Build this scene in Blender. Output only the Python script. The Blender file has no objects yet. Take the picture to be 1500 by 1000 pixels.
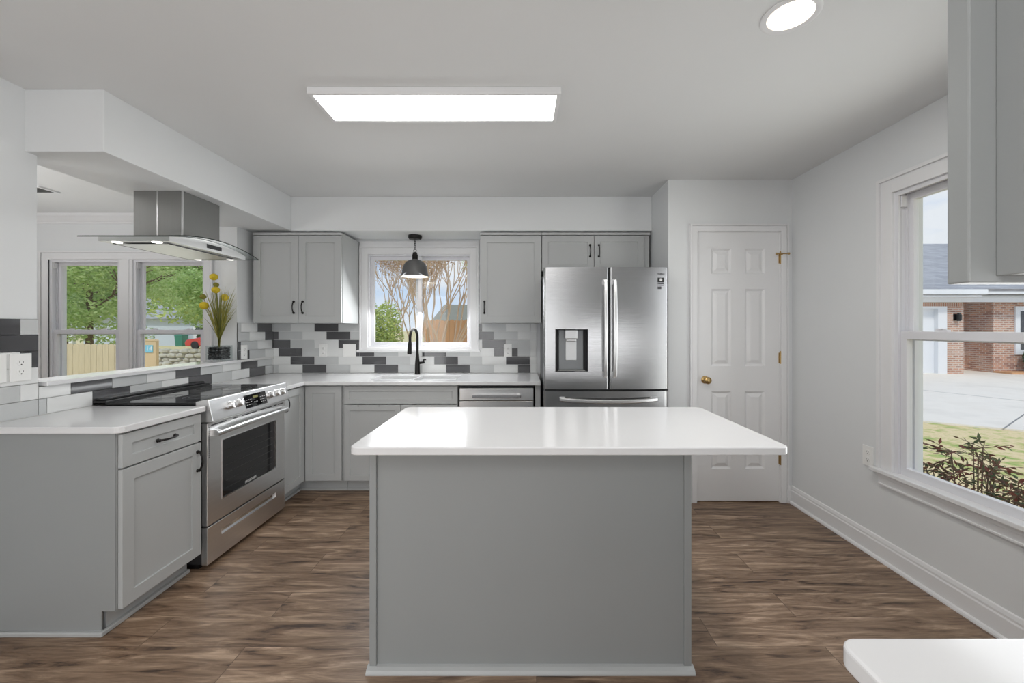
import bpy, bmesh, math, random
from mathutils import Vector, Matrix
R = random.Random(7)
PI = math.pi
scene = bpy.context.scene
COL = scene.collection

# ------------------------------------------------------------------ camera
EYE_H = 1.342
cam_d = bpy.data.cameras.new('camera'); cam = bpy.data.objects.new('camera', cam_d); COL.objects.link(cam)
cam_d.sensor_width = 36.0; cam_d.sensor_fit = 'HORIZONTAL'
cam_d.lens = 36.0 * 610 / 1500
cam_d.shift_x = -13.0 / 1500; cam_d.shift_y = -19.5 / 1500
cam_d.clip_start = 0.05; cam_d.clip_end = 600
cam.location = (0, 0, EYE_H); cam.rotation_euler = (PI / 2, 0, 0)
scene.camera = cam
scene.view_settings.view_transform = 'Standard'
scene.view_settings.look = 'None'
scene.view_settings.exposure = -0.05
scene.view_settings.gamma = 1.0
scene.view_settings.use_curve_mapping = False

# ------------------------------------------------------------------ sky, sun, lamps
def make_world():
    w = bpy.data.worlds.new('sky'); scene.world = w; w.use_nodes = True
    nt = w.node_tree; nt.nodes.clear(); N = nt.nodes.new; L = nt.links.new
    out = N('ShaderNodeOutputWorld'); bg = N('ShaderNodeBackground')
    tc = N('ShaderNodeTexCoord'); sep = N('ShaderNodeSeparateXYZ')
    L(tc.outputs['Generated'], sep.inputs[0])
    ramp = N('ShaderNodeValToRGB'); e = ramp.color_ramp.elements
    e[0].position = 0.0; e[0].color = (0.62, 0.74, 0.88, 1)
    e[1].position = 0.45; e[1].color = (0.16, 0.36, 0.78, 1)
    L(sep.outputs['Z'], ramp.inputs[0])
    mp = N('ShaderNodeMapping'); mp.inputs['Scale'].default_value = (2.2, 2.2, 5.0); mp.inputs['Location'].default_value = (0.35, 0.1, 0.0)
    L(tc.outputs['Generated'], mp.inputs[0])
    no = N('ShaderNodeTexNoise'); no.inputs['Scale'].default_value = 1.6; no.inputs['Detail'].default_value = 7; no.inputs['Roughness'].default_value = 0.55
    L(mp.outputs[0], no.inputs['Vector'])
    cr = N('ShaderNodeValToRGB'); cr.color_ramp.elements[0].position = 0.40; cr.color_ramp.elements[1].position = 0.62
    ax = N('ShaderNodeMath'); ax.operation = 'MULTIPLY_ADD'; ax.inputs[1].default_value = 0.26; ax.inputs[2].default_value = 0.04; L(sep.outputs['X'], ax.inputs[0])
    ad = N('ShaderNodeMath'); ad.operation = 'ADD'; L(no.outputs['Fac'], ad.inputs[0]); L(ax.outputs[0], ad.inputs[1]); L(ad.outputs[0], cr.inputs[0])
    mix = N('ShaderNodeMix'); mix.data_type = 'RGBA'
    L(cr.outputs[0], mix.inputs[0]); L(ramp.outputs[0], mix.inputs[6]); mix.inputs[7].default_value = (0.80, 0.83, 0.88, 1)
    L(mix.outputs[2], bg.inputs[0]); bg.inputs[1].default_value = 1.12
    L(bg.outputs[0], out.inputs[0])
make_world()

def light(kind, name, loc, rot, energy, color=(1, 1, 1), **kw):
    d = bpy.data.lights.new(name, kind); d.energy = energy; d.color = color
    for k, v in kw.items(): setattr(d, k, v)
    o = bpy.data.objects.new(name, d); COL.objects.link(o); o.location = loc; o.rotation_euler = rot
    return o
light('SUN', 'sun', (0, -20, 30), (math.radians(42), 0, math.radians(-18)), 1.7, (1.0, 0.95, 0.88), angle=math.radians(6))
# fill lamps added out of view, besides the window and fixture lamps
light('AREA', 'rear_fill', (-0.9, -3.3, 1.25), (PI / 2, 0, 0), 14, (0.97, 0.985, 1.0), shape='RECTANGLE', size=1.0, size_y=2.0)  # added fill, no window here; also puts a bright strip on the fridge
light('AREA', 'uplight_fill', (-0.5, -1.4, 1.75), (PI, 0, 0), 31, (1.0, 1.0, 1.0), shape='RECTANGLE', size=2.2, size_y=1.2)  # added uplight that brightens the ceiling
light('AREA', 'side_window_daylight', (2.02, 1.85, 1.25), (0, PI / 2 + 0.08, 0), 10, (0.95, 0.98, 1.0), shape='RECTANGLE', size=1.5, size_y=0.85, spread=math.radians(145))
light('AREA', 'right_fill', (1.75, -2.3, 1.15), (0, PI / 2, -0.6), 58, (0.97, 0.985, 1.0), shape='RECTANGLE', size=2.2, size_y=3.4)  # added side fill for the left hand run; no door stands here
light('AREA', 'left_fill', (-2.30, -1.5, 1.15), (0, -PI / 2, 0.35), 40, (0.98, 0.99, 1.0), shape='RECTANGLE', size=2.0, size_y=2.2)  # added fill toward the right wall and pantry; no opening here
light('AREA', 'recessed_lamp', (0.985, 1.521, 2.474), (0, 0, 0), 11, (1.0, 0.975, 0.94), shape='DISK', size=0.15)
light('AREA', 'sink_window_daylight', (-0.966, 3.90, 1.62), (-PI / 2 + 0.75, 0, 0), 12, (0.97, 0.99, 1.0), shape='RECTANGLE', size=0.85, size_y=0.6)
light('AREA', 'dining_window_daylight', (-3.9, 4.0, 1.25), (-PI / 2 - 0.3, 0, 0), 4, (0.97, 1.0, 0.98), shape='RECTANGLE', size=1.6, size_y=1.3)
light('AREA', 'overhead_fill', (-0.8, -0.8, 2.46), (0, 0, 0), 14, (1.0, 0.98, 0.96), shape='DISK', size=0.8)  # added overhead fill; no fixture hangs here
light('AREA', 'dining_fill', (-4.4, 1.6, 1.3), (PI, 0, 0), 55, (1.0, 0.99, 0.98), shape='DISK', size=1.4)  # added upward fill that brightens the dining room
light('POINT', 'pendant_lamp', (-0.966, 3.80, 1.80), (0, 0, 0), 0.4, (1.0, 0.97, 0.92), shadow_soft_size=0.05)

# ------------------------------------------------------------------ materials
def lin(c):
    c = c / 255.0
    return c / 12.92 if c <= 0.04045 else ((c + 0.055) / 1.055) ** 2.4
def rgb(r, g, b): return (lin(r), lin(g), lin(b), 1)
MATS = {}
def mat(name, col, rough=0.5, metal=0.0, bump=0.0, bscale=60, var=0.0, vscale=3, stretch=None, spec=None, coat=0.0, trans=0.0, emit=None, estr=0.0, aniso=0.0):
    m = bpy.data.materials.new(name); m.use_nodes = True; nt = m.node_tree
    b = nt.nodes['Principled BSDF']; N = nt.nodes.new; L = nt.links.new
    c = rgb(*col)
    b.inputs['Base Color'].default_value = c; b.inputs['Roughness'].default_value = rough; b.inputs['Metallic'].default_value = metal
    if spec is not None: b.inputs['Specular IOR Level'].default_value = spec
    if coat: b.inputs['Coat Weight'].default_value = coat; b.inputs['Coat Roughness'].default_value = 0.05
    if trans: b.inputs['Transmission Weight'].default_value = trans
    if aniso: b.inputs['Anisotropic'].default_value = aniso
    if emit: b.inputs['Emission Color'].default_value = rgb(*emit); b.inputs['Emission Strength'].default_value = estr
    tc = N('ShaderNodeTexCoord'); mp = N('ShaderNodeMapping'); L(tc.outputs['Object'], mp.inputs[0])
    if stretch: mp.inputs['Scale'].default_value = stretch
    no = N('ShaderNodeTexNoise'); no.inputs['Scale'].default_value = vscale; no.inputs['Detail'].default_value = 4; L(mp.outputs[0], no.inputs['Vector'])
    mx = N('ShaderNodeMix'); mx.data_type = 'RGBA'; L(no.outputs['Fac'], mx.inputs[0])
    v = var if var else 0.02
    mx.inputs[6].default_value = tuple(max(0, x * (1 - v)) for x in c[:3]) + (1,); mx.inputs[7].default_value = tuple(x * (1 + v) for x in c[:3]) + (1,)
    L(mx.outputs[2], b.inputs['Base Color'])
    if bump:
        n2 = N('ShaderNodeTexNoise'); n2.inputs['Scale'].default_value = bscale; n2.inputs['Detail'].default_value = 3; L(mp.outputs[0], n2.inputs['Vector'])
        bp = N('ShaderNodeBump'); bp.inputs['Strength'].default_value = bump; bp.inputs['Distance'].default_value = 0.002
        L(n2.outputs['Fac'], bp.inputs['Height']); L(bp.outputs[0], b.inputs['Normal'])
    MATS[name] = m
    return m
def thin_glass(name, tint, gloss_rough=0.0, refl=0.06):
    m = bpy.data.materials.new(name); m.use_nodes = True; nt = m.node_tree; nt.nodes.clear(); N = nt.nodes.new; L = nt.links.new
    o = N('ShaderNodeOutputMaterial'); t = N('ShaderNodeBsdfTransparent'); g = N('ShaderNodeBsdfGlossy'); mx = N('ShaderNodeMixShader')
    t.inputs[0].default_value = tint; g.inputs['Roughness'].default_value = gloss_rough
    lw = N('ShaderNodeLayerWeight'); lw.inputs[0].default_value = 0.5; pw = N('ShaderNodeMath'); pw.operation = 'POWER'; pw.inputs[1].default_value = 4.0; ma = N('ShaderNodeMath'); ma.operation = 'MULTIPLY_ADD'; ma.inputs[1].default_value = 0.7; ma.inputs[2].default_value = refl * 0.4
    L(lw.outputs['Facing'], pw.inputs[0]); L(pw.outputs[0], ma.inputs[0])
    L(ma.outputs[0], mx.inputs[0]); L(t.outputs[0], mx.inputs[1]); L(g.outputs[0], mx.inputs[2]); L(mx.outputs[0], o.inputs[0])
    MATS[name] = m; return m

M_WALL = mat('wall_paint', (226, 228, 229), 0.6, bump=0.05, bscale=220)
M_CEIL = mat('ceiling_paint', (226, 227, 227), 0.7, bump=0.06, bscale=160)
M_TRIM = mat('trim_white', (232, 232, 233), 0.35)
M_VINYL = mat('vinyl_white', (226, 226, 230), 0.3)
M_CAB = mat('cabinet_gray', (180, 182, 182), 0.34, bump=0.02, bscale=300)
M_PANEL = mat('cabinet_gray_darker', (150, 153, 153), 0.38, bump=0.02, bscale=300)  # darker copy of the cabinet gray for panels, posts and near wall cabinet
M_CABIN = mat('cabinet_gap', (60, 60, 60), 0.7)
M_QUARTZ = mat('quartz_white', (224, 224, 225), 0.14, var=0.03, vscale=2.5)
M_STEEL = mat('brushed_steel', (176, 176, 177), 0.22, 1.0, bump=0.10, bscale=5, stretch=(0.6, 0.6, 90), var=0.05, vscale=2, aniso=0.8)
M_STEELH = mat('brushed_steel_across', (228, 228, 228), 0.30, 1.0, bump=0.03, bscale=8, stretch=(1, 1, 60), var=0.05, vscale=2)
M_STEELD = mat('dark_steel', (146, 146, 144), 0.42, 1.0, bump=0.03, bscale=8, stretch=(60, 60, 1), var=0.06)
M_HOOD = mat('hood_steel', (205, 205, 204), 0.4, 1.0, bump=0.03, bscale=8, stretch=(60, 1, 60), var=0.04)
M_CHROME = mat('polished_steel', (225, 225, 226), 0.12, 1.0)
M_BLACK = mat('black_satin', (22, 22, 23), 0.35)
M_BRONZE = mat('black_bronze', (30, 28, 27), 0.38, 0.5)
M_SHADE = mat('shade_charcoal', (104, 104, 104), 0.42, 0.3)
M_SHADEIN = mat('shade_white_inside', (235, 232, 226), 0.5)
M_BGLASS = mat('black_glass', (14, 14, 15), 0.04, spec=0.6)
M_OVENGL = mat('oven_window_glass', (26, 26, 28), 0.05, spec=0.6)
M_DARK = mat('dark_cavity', (38, 38, 40), 0.6)
M_DISP = mat('dispenser_gray', (118, 120, 122), 0.35, 0.4)
M_DISP2 = mat('paddle_gray', (196, 197, 198), 0.4, 0.6)
M_BRASS = mat('brass', (190, 160, 108), 0.28, 1.0)
M_PLATE = mat('outlet_white', (240, 240, 238), 0.35)
M_SLOT = mat('outlet_slot', (60, 60, 60), 0.6)
M_LED = mat('led_diffuser', (255, 255, 255), 0.5, emit=(255, 254, 250), estr=11.0)
M_CAN = mat('recessed_diffuser', (255, 246, 232), 0.5, emit=(255, 240, 222), estr=2.5)
M_BULB = mat('bulb_glow', (255, 250, 240), 0.5, emit=(255, 244, 228), estr=5.0)
M_HLED = mat('hood_lamp_glow', (255, 255, 255), 0.4, emit=(255, 252, 245), estr=5.0)
M_TEXTW = mat('lettering_pale', (220, 220, 220), 0.4)
M_TEXTD = mat('lettering_dark', (70, 70, 72), 0.4)
M_LCD = mat('display_amber', (128, 126, 70), 0.4)
M_GLASS = thin_glass('window_glass', (0.97, 0.98, 0.98, 1))
M_HGLASS = thin_glass('hood_glass', (0.80, 0.83, 0.82, 1))
M_HEDGE = mat('hood_glass_edge', (45, 52, 50), 0.15)
M_VGLASS = thin_glass('vase_glass', (0.93, 0.95, 0.95, 1))
M_PEBBLE = mat('black_pebble', (58, 58, 60), 0.2)
M_TD = mat('tile_charcoal', (80, 80, 82), 0.08, coat=0.4, var=0.05, vscale=8)
M_TG = mat('tile_gray', (196, 198, 198), 0.12, bump=0.25, bscale=3, stretch=(8, 8, 160), var=0.06, vscale=6)
M_TW = mat('tile_white', (226, 227, 226), 0.10, var=0.02)
M_GROUT = mat('grout_white', (216, 216, 214), 0.8)

def floor_mat():
    m = bpy.data.materials.new('vinyl_planks'); m.use_nodes = True; nt = m.node_tree; b = nt.nodes['Principled BSDF']; N = nt.nodes.new; L = nt.links.new
    tc = N('ShaderNodeTexCoord')
    br = N('ShaderNodeTexBrick'); br.offset = 0.37; br.offset_frequency = 2; br.squash = 1
    br.inputs['Scale'].default_value = 1.0; br.inputs['Brick Width'].default_value = 1.22; br.inputs['Row Height'].default_value = 0.18
    br.inputs['Mortar Size'].default_value = 0.0016; br.inputs['Mortar Smooth'].default_value = 0.1; br.inputs['Bias'].default_value = 0.0
    br.inputs['Color1'].default_value = (0, 0, 0, 1); br.inputs['Color2'].default_value = (1, 1, 1, 1); br.inputs['Mortar'].default_value = (0.5, 0.5, 0.5, 1)
    mp0 = N('ShaderNodeMapping'); mp0.inputs['Location'].default_value = (0.3, 0.06, 0); L(tc.outputs['Object'], mp0.inputs[0]); L(mp0.outputs[0], br.inputs['Vector'])
    # per plank random shift of the grain
    sc = N('ShaderNodeVectorMath'); sc.operation = 'SCALE'; sc.inputs['Scale'].default_value = 9.0; L(br.outputs['Color'], sc.inputs[0])
    ad = N('ShaderNodeVectorMath'); ad.operation = 'ADD'; L(tc.outputs['Object'], ad.inputs[0]); L(sc.outputs[0], ad.inputs[1])
    mp = N('ShaderNodeMapping'); mp.inputs['Scale'].default_value = (1.3, 9.0, 1.0); L(ad.outputs[0], mp.inputs[0])
    n1 = N('ShaderNodeTexNoise'); n1.inputs['Scale'].default_value = 2.4; n1.inputs['Detail'].default_value = 10; n1.inputs['Roughness'].default_value = 0.60; n1.inputs['Distortion'].default_value = 0.9; L(mp.outputs[0], n1.inputs['Vector'])
    mp2 = N('ShaderNodeMapping'); mp2.inputs['Scale'].default_value = (4.0, 95.0, 1.0); L(ad.outputs[0], mp2.inputs[0])
    n2 = N('ShaderNodeTexNoise'); n2.inputs['Scale'].default_value = 2.8; n2.inputs['Detail'].default_value = 6; n2.inputs['Roughness'].default_value = 0.72; L(mp2.outputs[0], n2.inputs['Vector'])
    r1 = N('ShaderNodeValToRGB'); e = r1.color_ramp.elements
    e[0].position = 0.33; e[0].color = rgb(68, 51, 40); e[1].position = 0.67; e[1].color = rgb(190, 164, 140)
    x = r1.color_ramp.elements.new(0.43); x.color = rgb(124, 100, 80); x = r1.color_ramp.elements.new(0.56); x.color = rgb(152, 128, 106)
    L(n1.outputs['Fac'], r1.inputs[0])
    r2 = N('ShaderNodeValToRGB'); r2.color_ramp.elements[0].position = 0.32; r2.color_ramp.elements[0].color = (0.60, 0.585, 0.575, 1); r2.color_ramp.elements[1].position = 0.64; r2.color_ramp.elements[1].color = (1.10, 1.10, 1.10, 1)
    L(n2.outputs['Fac'], r2.inputs[0])
    mu = N('ShaderNodeMix'); mu.data_type = 'RGBA'; mu.blend_type = 'MULTIPLY'; mu.inputs[0].default_value = 0.85; L(r1.outputs[0], mu.inputs[6]); L(r2.outputs[0], mu.inputs[7])
    r3 = N('ShaderNodeValToRGB'); r3.color_ramp.elements[0].color = (0.86, 0.84, 0.82, 1); r3.color_ramp.elements[1].color = (1.10, 1.10, 1.11, 1); L(br.outputs['Color'], r3.inputs[0])
    m2 = N('ShaderNodeMix'); m2.data_type = 'RGBA'; m2.blend_type = 'MULTIPLY'; m2.inputs[0].default_value = 1.0; L(mu.outputs[2], m2.inputs[6]); L(r3.outputs[0], m2.inputs[7])
    m3 = N('ShaderNodeMix'); m3.data_type = 'RGBA'; L(br.outputs['Fac'], m3.inputs[0]); L(m2.outputs[2], m3.inputs[6]); m3.inputs[7].default_value = rgb(94, 75, 60)
    L(m3.outputs[2], b.inputs['Base Color']); b.inputs['Roughness'].default_value = 0.42
    bp = N('ShaderNodeBump'); bp.inputs['Strength'].default_value = 0.12; bp.inputs['Distance'].default_value = 0.002; L(n2.outputs['Fac'], bp.inputs['Height']); L(bp.outputs[0], b.inputs['Normal'])
    return m
M_FLOOR = floor_mat()

def brick_mat(name, c1, c2, mortar, w, h, ms=0.012, plane='xz'):
    m = bpy.data.materials.new(name); m.use_nodes = True; nt = m.node_tree; b = nt.nodes['Principled BSDF']; N = nt.nodes.new; L = nt.links.new
    tc = N('ShaderNodeTexCoord'); sp = N('ShaderNodeSeparateXYZ'); cb = N('ShaderNodeCombineXYZ'); L(tc.outputs['Object'], sp.inputs[0])
    a = N('ShaderNodeMath'); a.operation = 'ADD'; L(sp.outputs[0], a.inputs[0]); L(sp.outputs[1], a.inputs[1])
    L(a.outputs[0], cb.inputs[0]); L(sp.outputs[2], cb.inputs[1])
    br = N('ShaderNodeTexBrick'); L(cb.outputs[0], br.inputs['Vector']); br.inputs['Scale'].default_value = 1
    br.inputs['Brick Width'].default_value = w; br.inputs['Row Height'].default_value = h; br.inputs['Mortar Size'].default_value = ms
    br.inputs['Color1'].default_value = rgb(*c1); br.inputs['Color2'].default_value = rgb(*c2); br.inputs['Mortar'].default_value = rgb(*mortar)
    L(br.outputs['Color'], b.inputs['Base Color']); b.inputs['Roughness'].default_value = 0.85
    return m
M_BRICK = brick_mat('red_brick', (206, 160, 136), (156, 116, 100), (206, 196, 184), 0.22, 0.078)
M_SOLDIER = brick_mat('soldier_brick', (186, 134, 108), (140, 98, 82), (188, 176, 162), 0.08, 0.22)
M_SHINGLE = brick_mat('gray_shingles', (176, 178, 182), (154, 156, 160), (142, 144, 148), 0.3, 0.07, 0.006)
def ground_mat(name, cols, scale, rough=0.9):
    m = bpy.data.materials.new(name); m.use_nodes = True; nt = m.node_tree; b = nt.nodes['Principled BSDF']; N = nt.nodes.new; L = nt.links.new
    tc = N('ShaderNodeTexCoord'); n = N('ShaderNodeTexNoise'); n.inputs['Scale'].default_value = scale; n.inputs['Detail'].default_value = 9; n.inputs['Roughness'].default_value = 0.68; L(tc.outputs['Object'], n.inputs['Vector'])
    r = N('ShaderNodeValToRGB'); e = r.color_ramp.elements; k = len(cols)
    e[0].position = 0.34; e[0].color = rgb(*cols[0]); e[1].position = 0.66; e[1].color = rgb(*cols[-1])
    for i in range(1, k - 1): x = e.new(0.34 + 0.32 * i / (k - 1)); x.color = rgb(*cols[i])
    L(n.outputs['Fac'], r.inputs[0]); L(r.outputs[0], b.inputs['Base Color']); b.inputs['Roughness'].default_value = rough
    return m
M_LAWN = ground_mat('lawn', [(146, 172, 92), (186, 186, 116), (220, 202, 154), (228, 208, 164), (190, 188, 120), (150, 176, 96)], 2.6)
M_CONC = ground_mat('concrete', [(232, 224, 210), (238, 231, 218), (226, 219, 206)], 0.8)
M_FENCEP = mat('fence_weathered', (206, 192, 160), 0.85, var=0.18, vscale=4, stretch=(6, 6, 0.6))
M_FENCEO = mat('fence_cedar', (208, 160, 116), 0.85, var=0.15, vscale=4, stretch=(6, 6, 0.6))
M_BARK = mat('bark_tan', (206, 180, 154), 0.9, var=0.2, vscale=12)
M_BARKD = mat('bark_brown', (112, 94, 80), 0.9, var=0.2, vscale=10)
M_STONE = mat('field_stone', (206, 202, 194), 0.9, var=0.3, vscale=1.8)
M_SIDING = mat('siding_bluegray', (196, 206, 214), 0.7)
M_WHITEO = mat('exterior_white', (232, 234, 236), 0.5)
M_DARKGL = mat('dark_house_glass', (70, 74, 80), 0.1)
M_RED = mat('car_red', (200, 60, 50), 0.25, coat=0.6)
M_GREENBIN = mat('bin_green', (60, 128, 108), 0.5)
M_SIGNB = mat('sign_blue', (130, 200, 226), 0.5)
M_ROOFG = mat('roof_graygreen', (136, 136, 122), 0.85, var=0.1)
def leaf_mat(name, cols):
    m = bpy.data.materials.new(name); m.use_nodes = True; nt = m.node_tree; b = nt.nodes['Principled BSDF']; N = nt.nodes.new; L = nt.links.new
    g = N('ShaderNodeNewGeometry'); r = N('ShaderNodeValToRGB'); e = r.color_ramp.elements
    e[0].color = rgb(*cols[0]); e[1].color = rgb(*cols[-1])
    for i in range(1, len(cols) - 1): x = e.new(i / (len(cols) - 1)); x.color = rgb(*cols[i])
    L(g.outputs['Random Per Island'], r.inputs[0]); L(r.outputs[0], b.inputs['Base Color']); b.inputs['Roughness'].default_value = 0.6
    tl = N('ShaderNodeBsdfTranslucent'); mx = N('ShaderNodeMixShader'); mx.inputs[0].default_value = 0.35; L(r.outputs[0], tl.inputs[0])
    L(b.outputs[0], mx.inputs[1]); L(tl.outputs[0], mx.inputs[2]); L(mx.outputs[0], nt.nodes['Material Output'].inputs[0])
    return m
M_LEAF = leaf_mat('leaf_spring', [(160, 192, 116), (188, 214, 140), (212, 230, 170), (174, 202, 128)])
M_LEAFY = leaf_mat('leaf_young', [(176, 196, 104), (212, 222, 134), (156, 186, 116)])
M_LEAFB = leaf_mat('leaf_buds', [(176, 140, 118), (190, 160, 130), (168, 150, 96)])
M_LEAFN = leaf_mat('leaf_nandina', [(74, 92, 66), (106, 110, 82), (130, 70, 64), (92, 84, 70)])
M_LEAFD = leaf_mat('leaf_shrub', [(62, 84, 58), (90, 112, 76), (76, 92, 66)])
M_GRASSB = leaf_mat('grass_blade', [(96, 104, 46), (140, 140, 66), (180, 170, 90), (112, 118, 62)])
M_YEL = mat('flower_yellow', (214, 188, 40), 0.7, bump=0.8, bscale=260, var=0.2, vscale=90)
M_YELG = mat('flower_olive', (140, 136, 52), 0.7, bump=0.8, bscale=260, var=0.2, vscale=90)

# ------------------------------------------------------------------ mesh builder
def plain(u, v, n): return (u, v, n)
class MB:
    def __init__(s, fn=None): s.v = []; s.f = []; s.m = []; s.fn = fn or plain; s.mi = 0
    def add(s, pts, faces):
        k = len(s.v); s.v += [s.fn(*p) for p in pts]
        for f in faces: s.f.append([k + i for i in f]); s.m.append(s.mi)
        return s
    def box(s, a0, a1, b0, b1, c0, c1):
        return s.add([(a0, b0, c0), (a1, b0, c0), (a1, b1, c0), (a0, b1, c0), (a0, b0, c1), (a1, b0, c1), (a1, b1, c1), (a0, b1, c1)],
                     [(0, 3, 2, 1), (4, 5, 6, 7), (0, 1, 5, 4), (1, 2, 6, 5), (2, 3, 7, 6), (3, 0, 4, 7)])
    def prism(s, poly, c0, c1):
        n = len(poly)
        return s.add([(x, y, c0) for x, y in poly] + [(x, y, c1) for x, y in poly],
                     [tuple(reversed(range(n))), tuple(range(n, 2 * n))] + [(i, (i + 1) % n, n + (i + 1) % n, n + i) for i in range(n)])
    def loops(s, loops, cap0=True, cap1=True):
        n = len(loops[0]); pts = [p for l in loops for p in l]; fs = []
        for k in range(len(loops) - 1):
            for i in range(n): j = (i + 1) % n; fs.append((k * n + i, k * n + j, (k + 1) * n + j, (k + 1) * n + i))
        if cap0: fs.append(tuple(reversed(range(n))))
        if cap1: fs.append(tuple(range((len(loops) - 1) * n, len(loops) * n)))
        return s.add(pts, fs)
    def frame(s, u0, u1, v0, v1, w, n0, n1, wb=None, wt=None):
        wb = w if wb is None else wb; wt = w if wt is None else wt
        o = lambda n: [(u0, v0, n), (u1, v0, n), (u1, v1, n), (u0, v1, n)]
        i = lambda n: [(u0 + w, v0 + wb, n), (u1 - w, v0 + wb, n), (u1 - w, v1 - wt, n), (u0 + w, v1 - wt, n)]
        return s.loops([o(n0), o(n1), i(n1), i(n0), o(n0)], False, False)
    def shaker(s, u0, u1, v0, v1, st, n0, n1, rec=0.009):
        o = lambda n: [(u0, v0, n), (u1, v0, n), (u1, v1, n), (u0, v1, n)]
        i = lambda n: [(u0 + st, v0 + st, n), (u1 - st, v0 + st, n), (u1 - st, v1 - st, n), (u0 + st, v1 - st, n)]
        return s.loops([o(n0), o(n1), i(n1), i(n1 - rec)])
    def tube(s, pts, r, n=8, closed=False):
        P = [Vector(p) for p in pts]; k = len(P); rr = r if isinstance(r, (list, tuple)) else [r] * k
        loops = []; prev = None
        for i in range(k):
            a = P[(i - 1) % k] if (closed or i > 0) else P[i]; b = P[(i + 1) % k] if (closed or i < k - 1) else P[i]
            t = (b - a).normalized()
            if prev is None:
                up = Vector((0, 0, 1)) if abs(t.z) < 0.9 else Vector((1, 0, 0)); x = t.cross(up).normalized()
            else:
                x = (prev - t * prev.dot(t)).normalized()
            prev = x; y = t.cross(x)
            loops.append([tuple(P[i] + (x * math.cos(2 * PI * j / n) + y * math.sin(2 * PI * j / n)) * rr[i]) for j in range(n)])
        if closed: return s.loops(loops + [loops[0]], False, False)
        return s.loops(loops)
    def lathe(s, prof, c, axis=(0, 0, 1), n=20, cap0=True, cap1=True):
        ax = Vector(axis).normalized(); up = Vector((0, 0, 1)) if abs(ax.z) < 0.9 else Vector((1, 0, 0)); x = ax.cross(up).normalized(); y = ax.cross(x); c = Vector(c)
        return s.loops([[tuple(c + ax * h + (x * math.cos(2 * PI * j / n) + y * math.sin(2 * PI * j / n)) * r) for j in range(n)] for r, h in prof], cap0, cap1)
    def ball(s, c, r, nu=10, nv=7, jit=0.0):
        r = r if isinstance(r, (tuple, list)) else (r, r, r); loops = []
        for i in range(nv + 1):
            th = PI * (i + 0.02) / (nv + 0.04)
            loops.append([(c[0] + r[0] * math.sin(th) * math.cos(2 * PI * j / nu) * (1 + R.uniform(-jit, jit)), c[1] + r[1] * math.sin(th) * math.sin(2 * PI * j / nu) * (1 + R.uniform(-jit, jit)), c[2] + r[2] * math.cos(th)) for j in range(nu)])
        return s.loops(loops)
    def build(s, name, mats, parent=None, bevel=0.0, smooth=False, seg=2, fix=True, origin=None):
        me = bpy.data.meshes.new(name); o = bpy.data.objects.new(name, me); COL.objects.link(o)
        if parent is not None:
            org = parent.get('_org') or [0, 0, 0]; o.parent = parent
        elif origin is not None: org = origin; o.location = org
        else:
            xs = [p[0] for p in s.v]; ys = [p[1] for p in s.v]; zs = [p[2] for p in s.v]
            org = [(min(xs) + max(xs)) / 2, (min(ys) + max(ys)) / 2, min(zs)]; o.location = org
        ORG[o.name] = list(org)
        me.from_pydata([(p[0] - org[0], p[1] - org[1], p[2] - org[2]) for p in s.v], [], s.f)
        mats = mats if isinstance(mats, (list, tuple)) else [mats]
        for m in mats: me.materials.append(m)
        if len(mats) > 1: me.polygons.foreach_set('material_index', s.m)
        if fix:
            bm = bmesh.new(); bm.from_mesh(me); bmesh.ops.remove_doubles(bm, verts=bm.verts, dist=1e-6); bmesh.ops.recalc_face_normals(bm, faces=bm.faces); bm.to_mesh(me); bm.free()
        if smooth:
            me.shade_smooth(); me.set_sharp_from_angle(angle=math.radians(38))
        if bevel:
            b = o.modifiers.new('edge', 'BEVEL'); b.width = bevel; b.segments = seg; b.limit_method = 'ANGLE'; b.angle_limit = math.radians(35)
        me.update()
        return o
ORG = {}
class _Org(dict): pass
_old_build = MB.build
def build(s, name, mats, parent=None, **kw):
    if parent is None: return _old_build(s, name, mats, None, **kw)
    org = ORG[parent.name]
    o = _old_build(s, name, mats, None, origin=org, **{k: v for k, v in kw.items() if k != 'origin'})
    o.location = (0, 0, 0); o.parent = parent; ORG[o.name] = list(org)
    return o
MB.build = build

def tag(o, label=None, cat=None, group=None, kind=None):
    if label: o['label'] = label
    if cat: o['category'] = cat
    if group: o['group'] = group
    if kind: o['kind'] = kind
    return o
def empty(name, loc, label, cat, group=None, kind=None):
    o = bpy.data.objects.new(name, None); COL.objects.link(o); o.location = loc; o.empty_display_size = 0.1
    ORG[o.name] = list(loc); return tag(o, label, cat, group, kind)
def struct(name, mb, mats, label=None, parent=None, **kw):
    o = mb.build(name, mats, parent, **kw)
    if parent is None:
        o['kind'] = 'structure'; o['category'] = name.split('_')[0]
        if label: o['label'] = label
    return o
def lettering(name, body, size, loc, rot, m, parent, extrude=0.0004, width=None):
    c = bpy.data.curves.new(name, 'FONT'); c.body = body; c.size = size; c.extrude = extrude; c.align_x = 'CENTER'; c.align_y = 'CENTER'; c.materials.append(m)
    o = bpy.data.objects.new(name, c); COL.objects.link(o); o.parent = parent; org = ORG[parent.name]
    dg = bpy.context.evaluated_depsgraph_get(); me = bpy.data.meshes.new_from_object(o.evaluated_get(dg)); me.name = name
    bpy.data.objects.remove(o); bpy.data.curves.remove(c)
    if not me.materials: me.materials.append(m)
    o = bpy.data.objects.new(name, me); COL.objects.link(o); o.parent = parent
    o.location = Vector(loc) - Vector(org); o.rotation_euler = rot
    ORG[o.name] = list(org)
    return o
def facing_y(Y): return lambda u, v, n: (u, Y - n, v)          # a vertical plane that faces the camera
def facing_px(X): return lambda u, v, n: (X + n, u, v)         # faces +X (left hand run)
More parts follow.
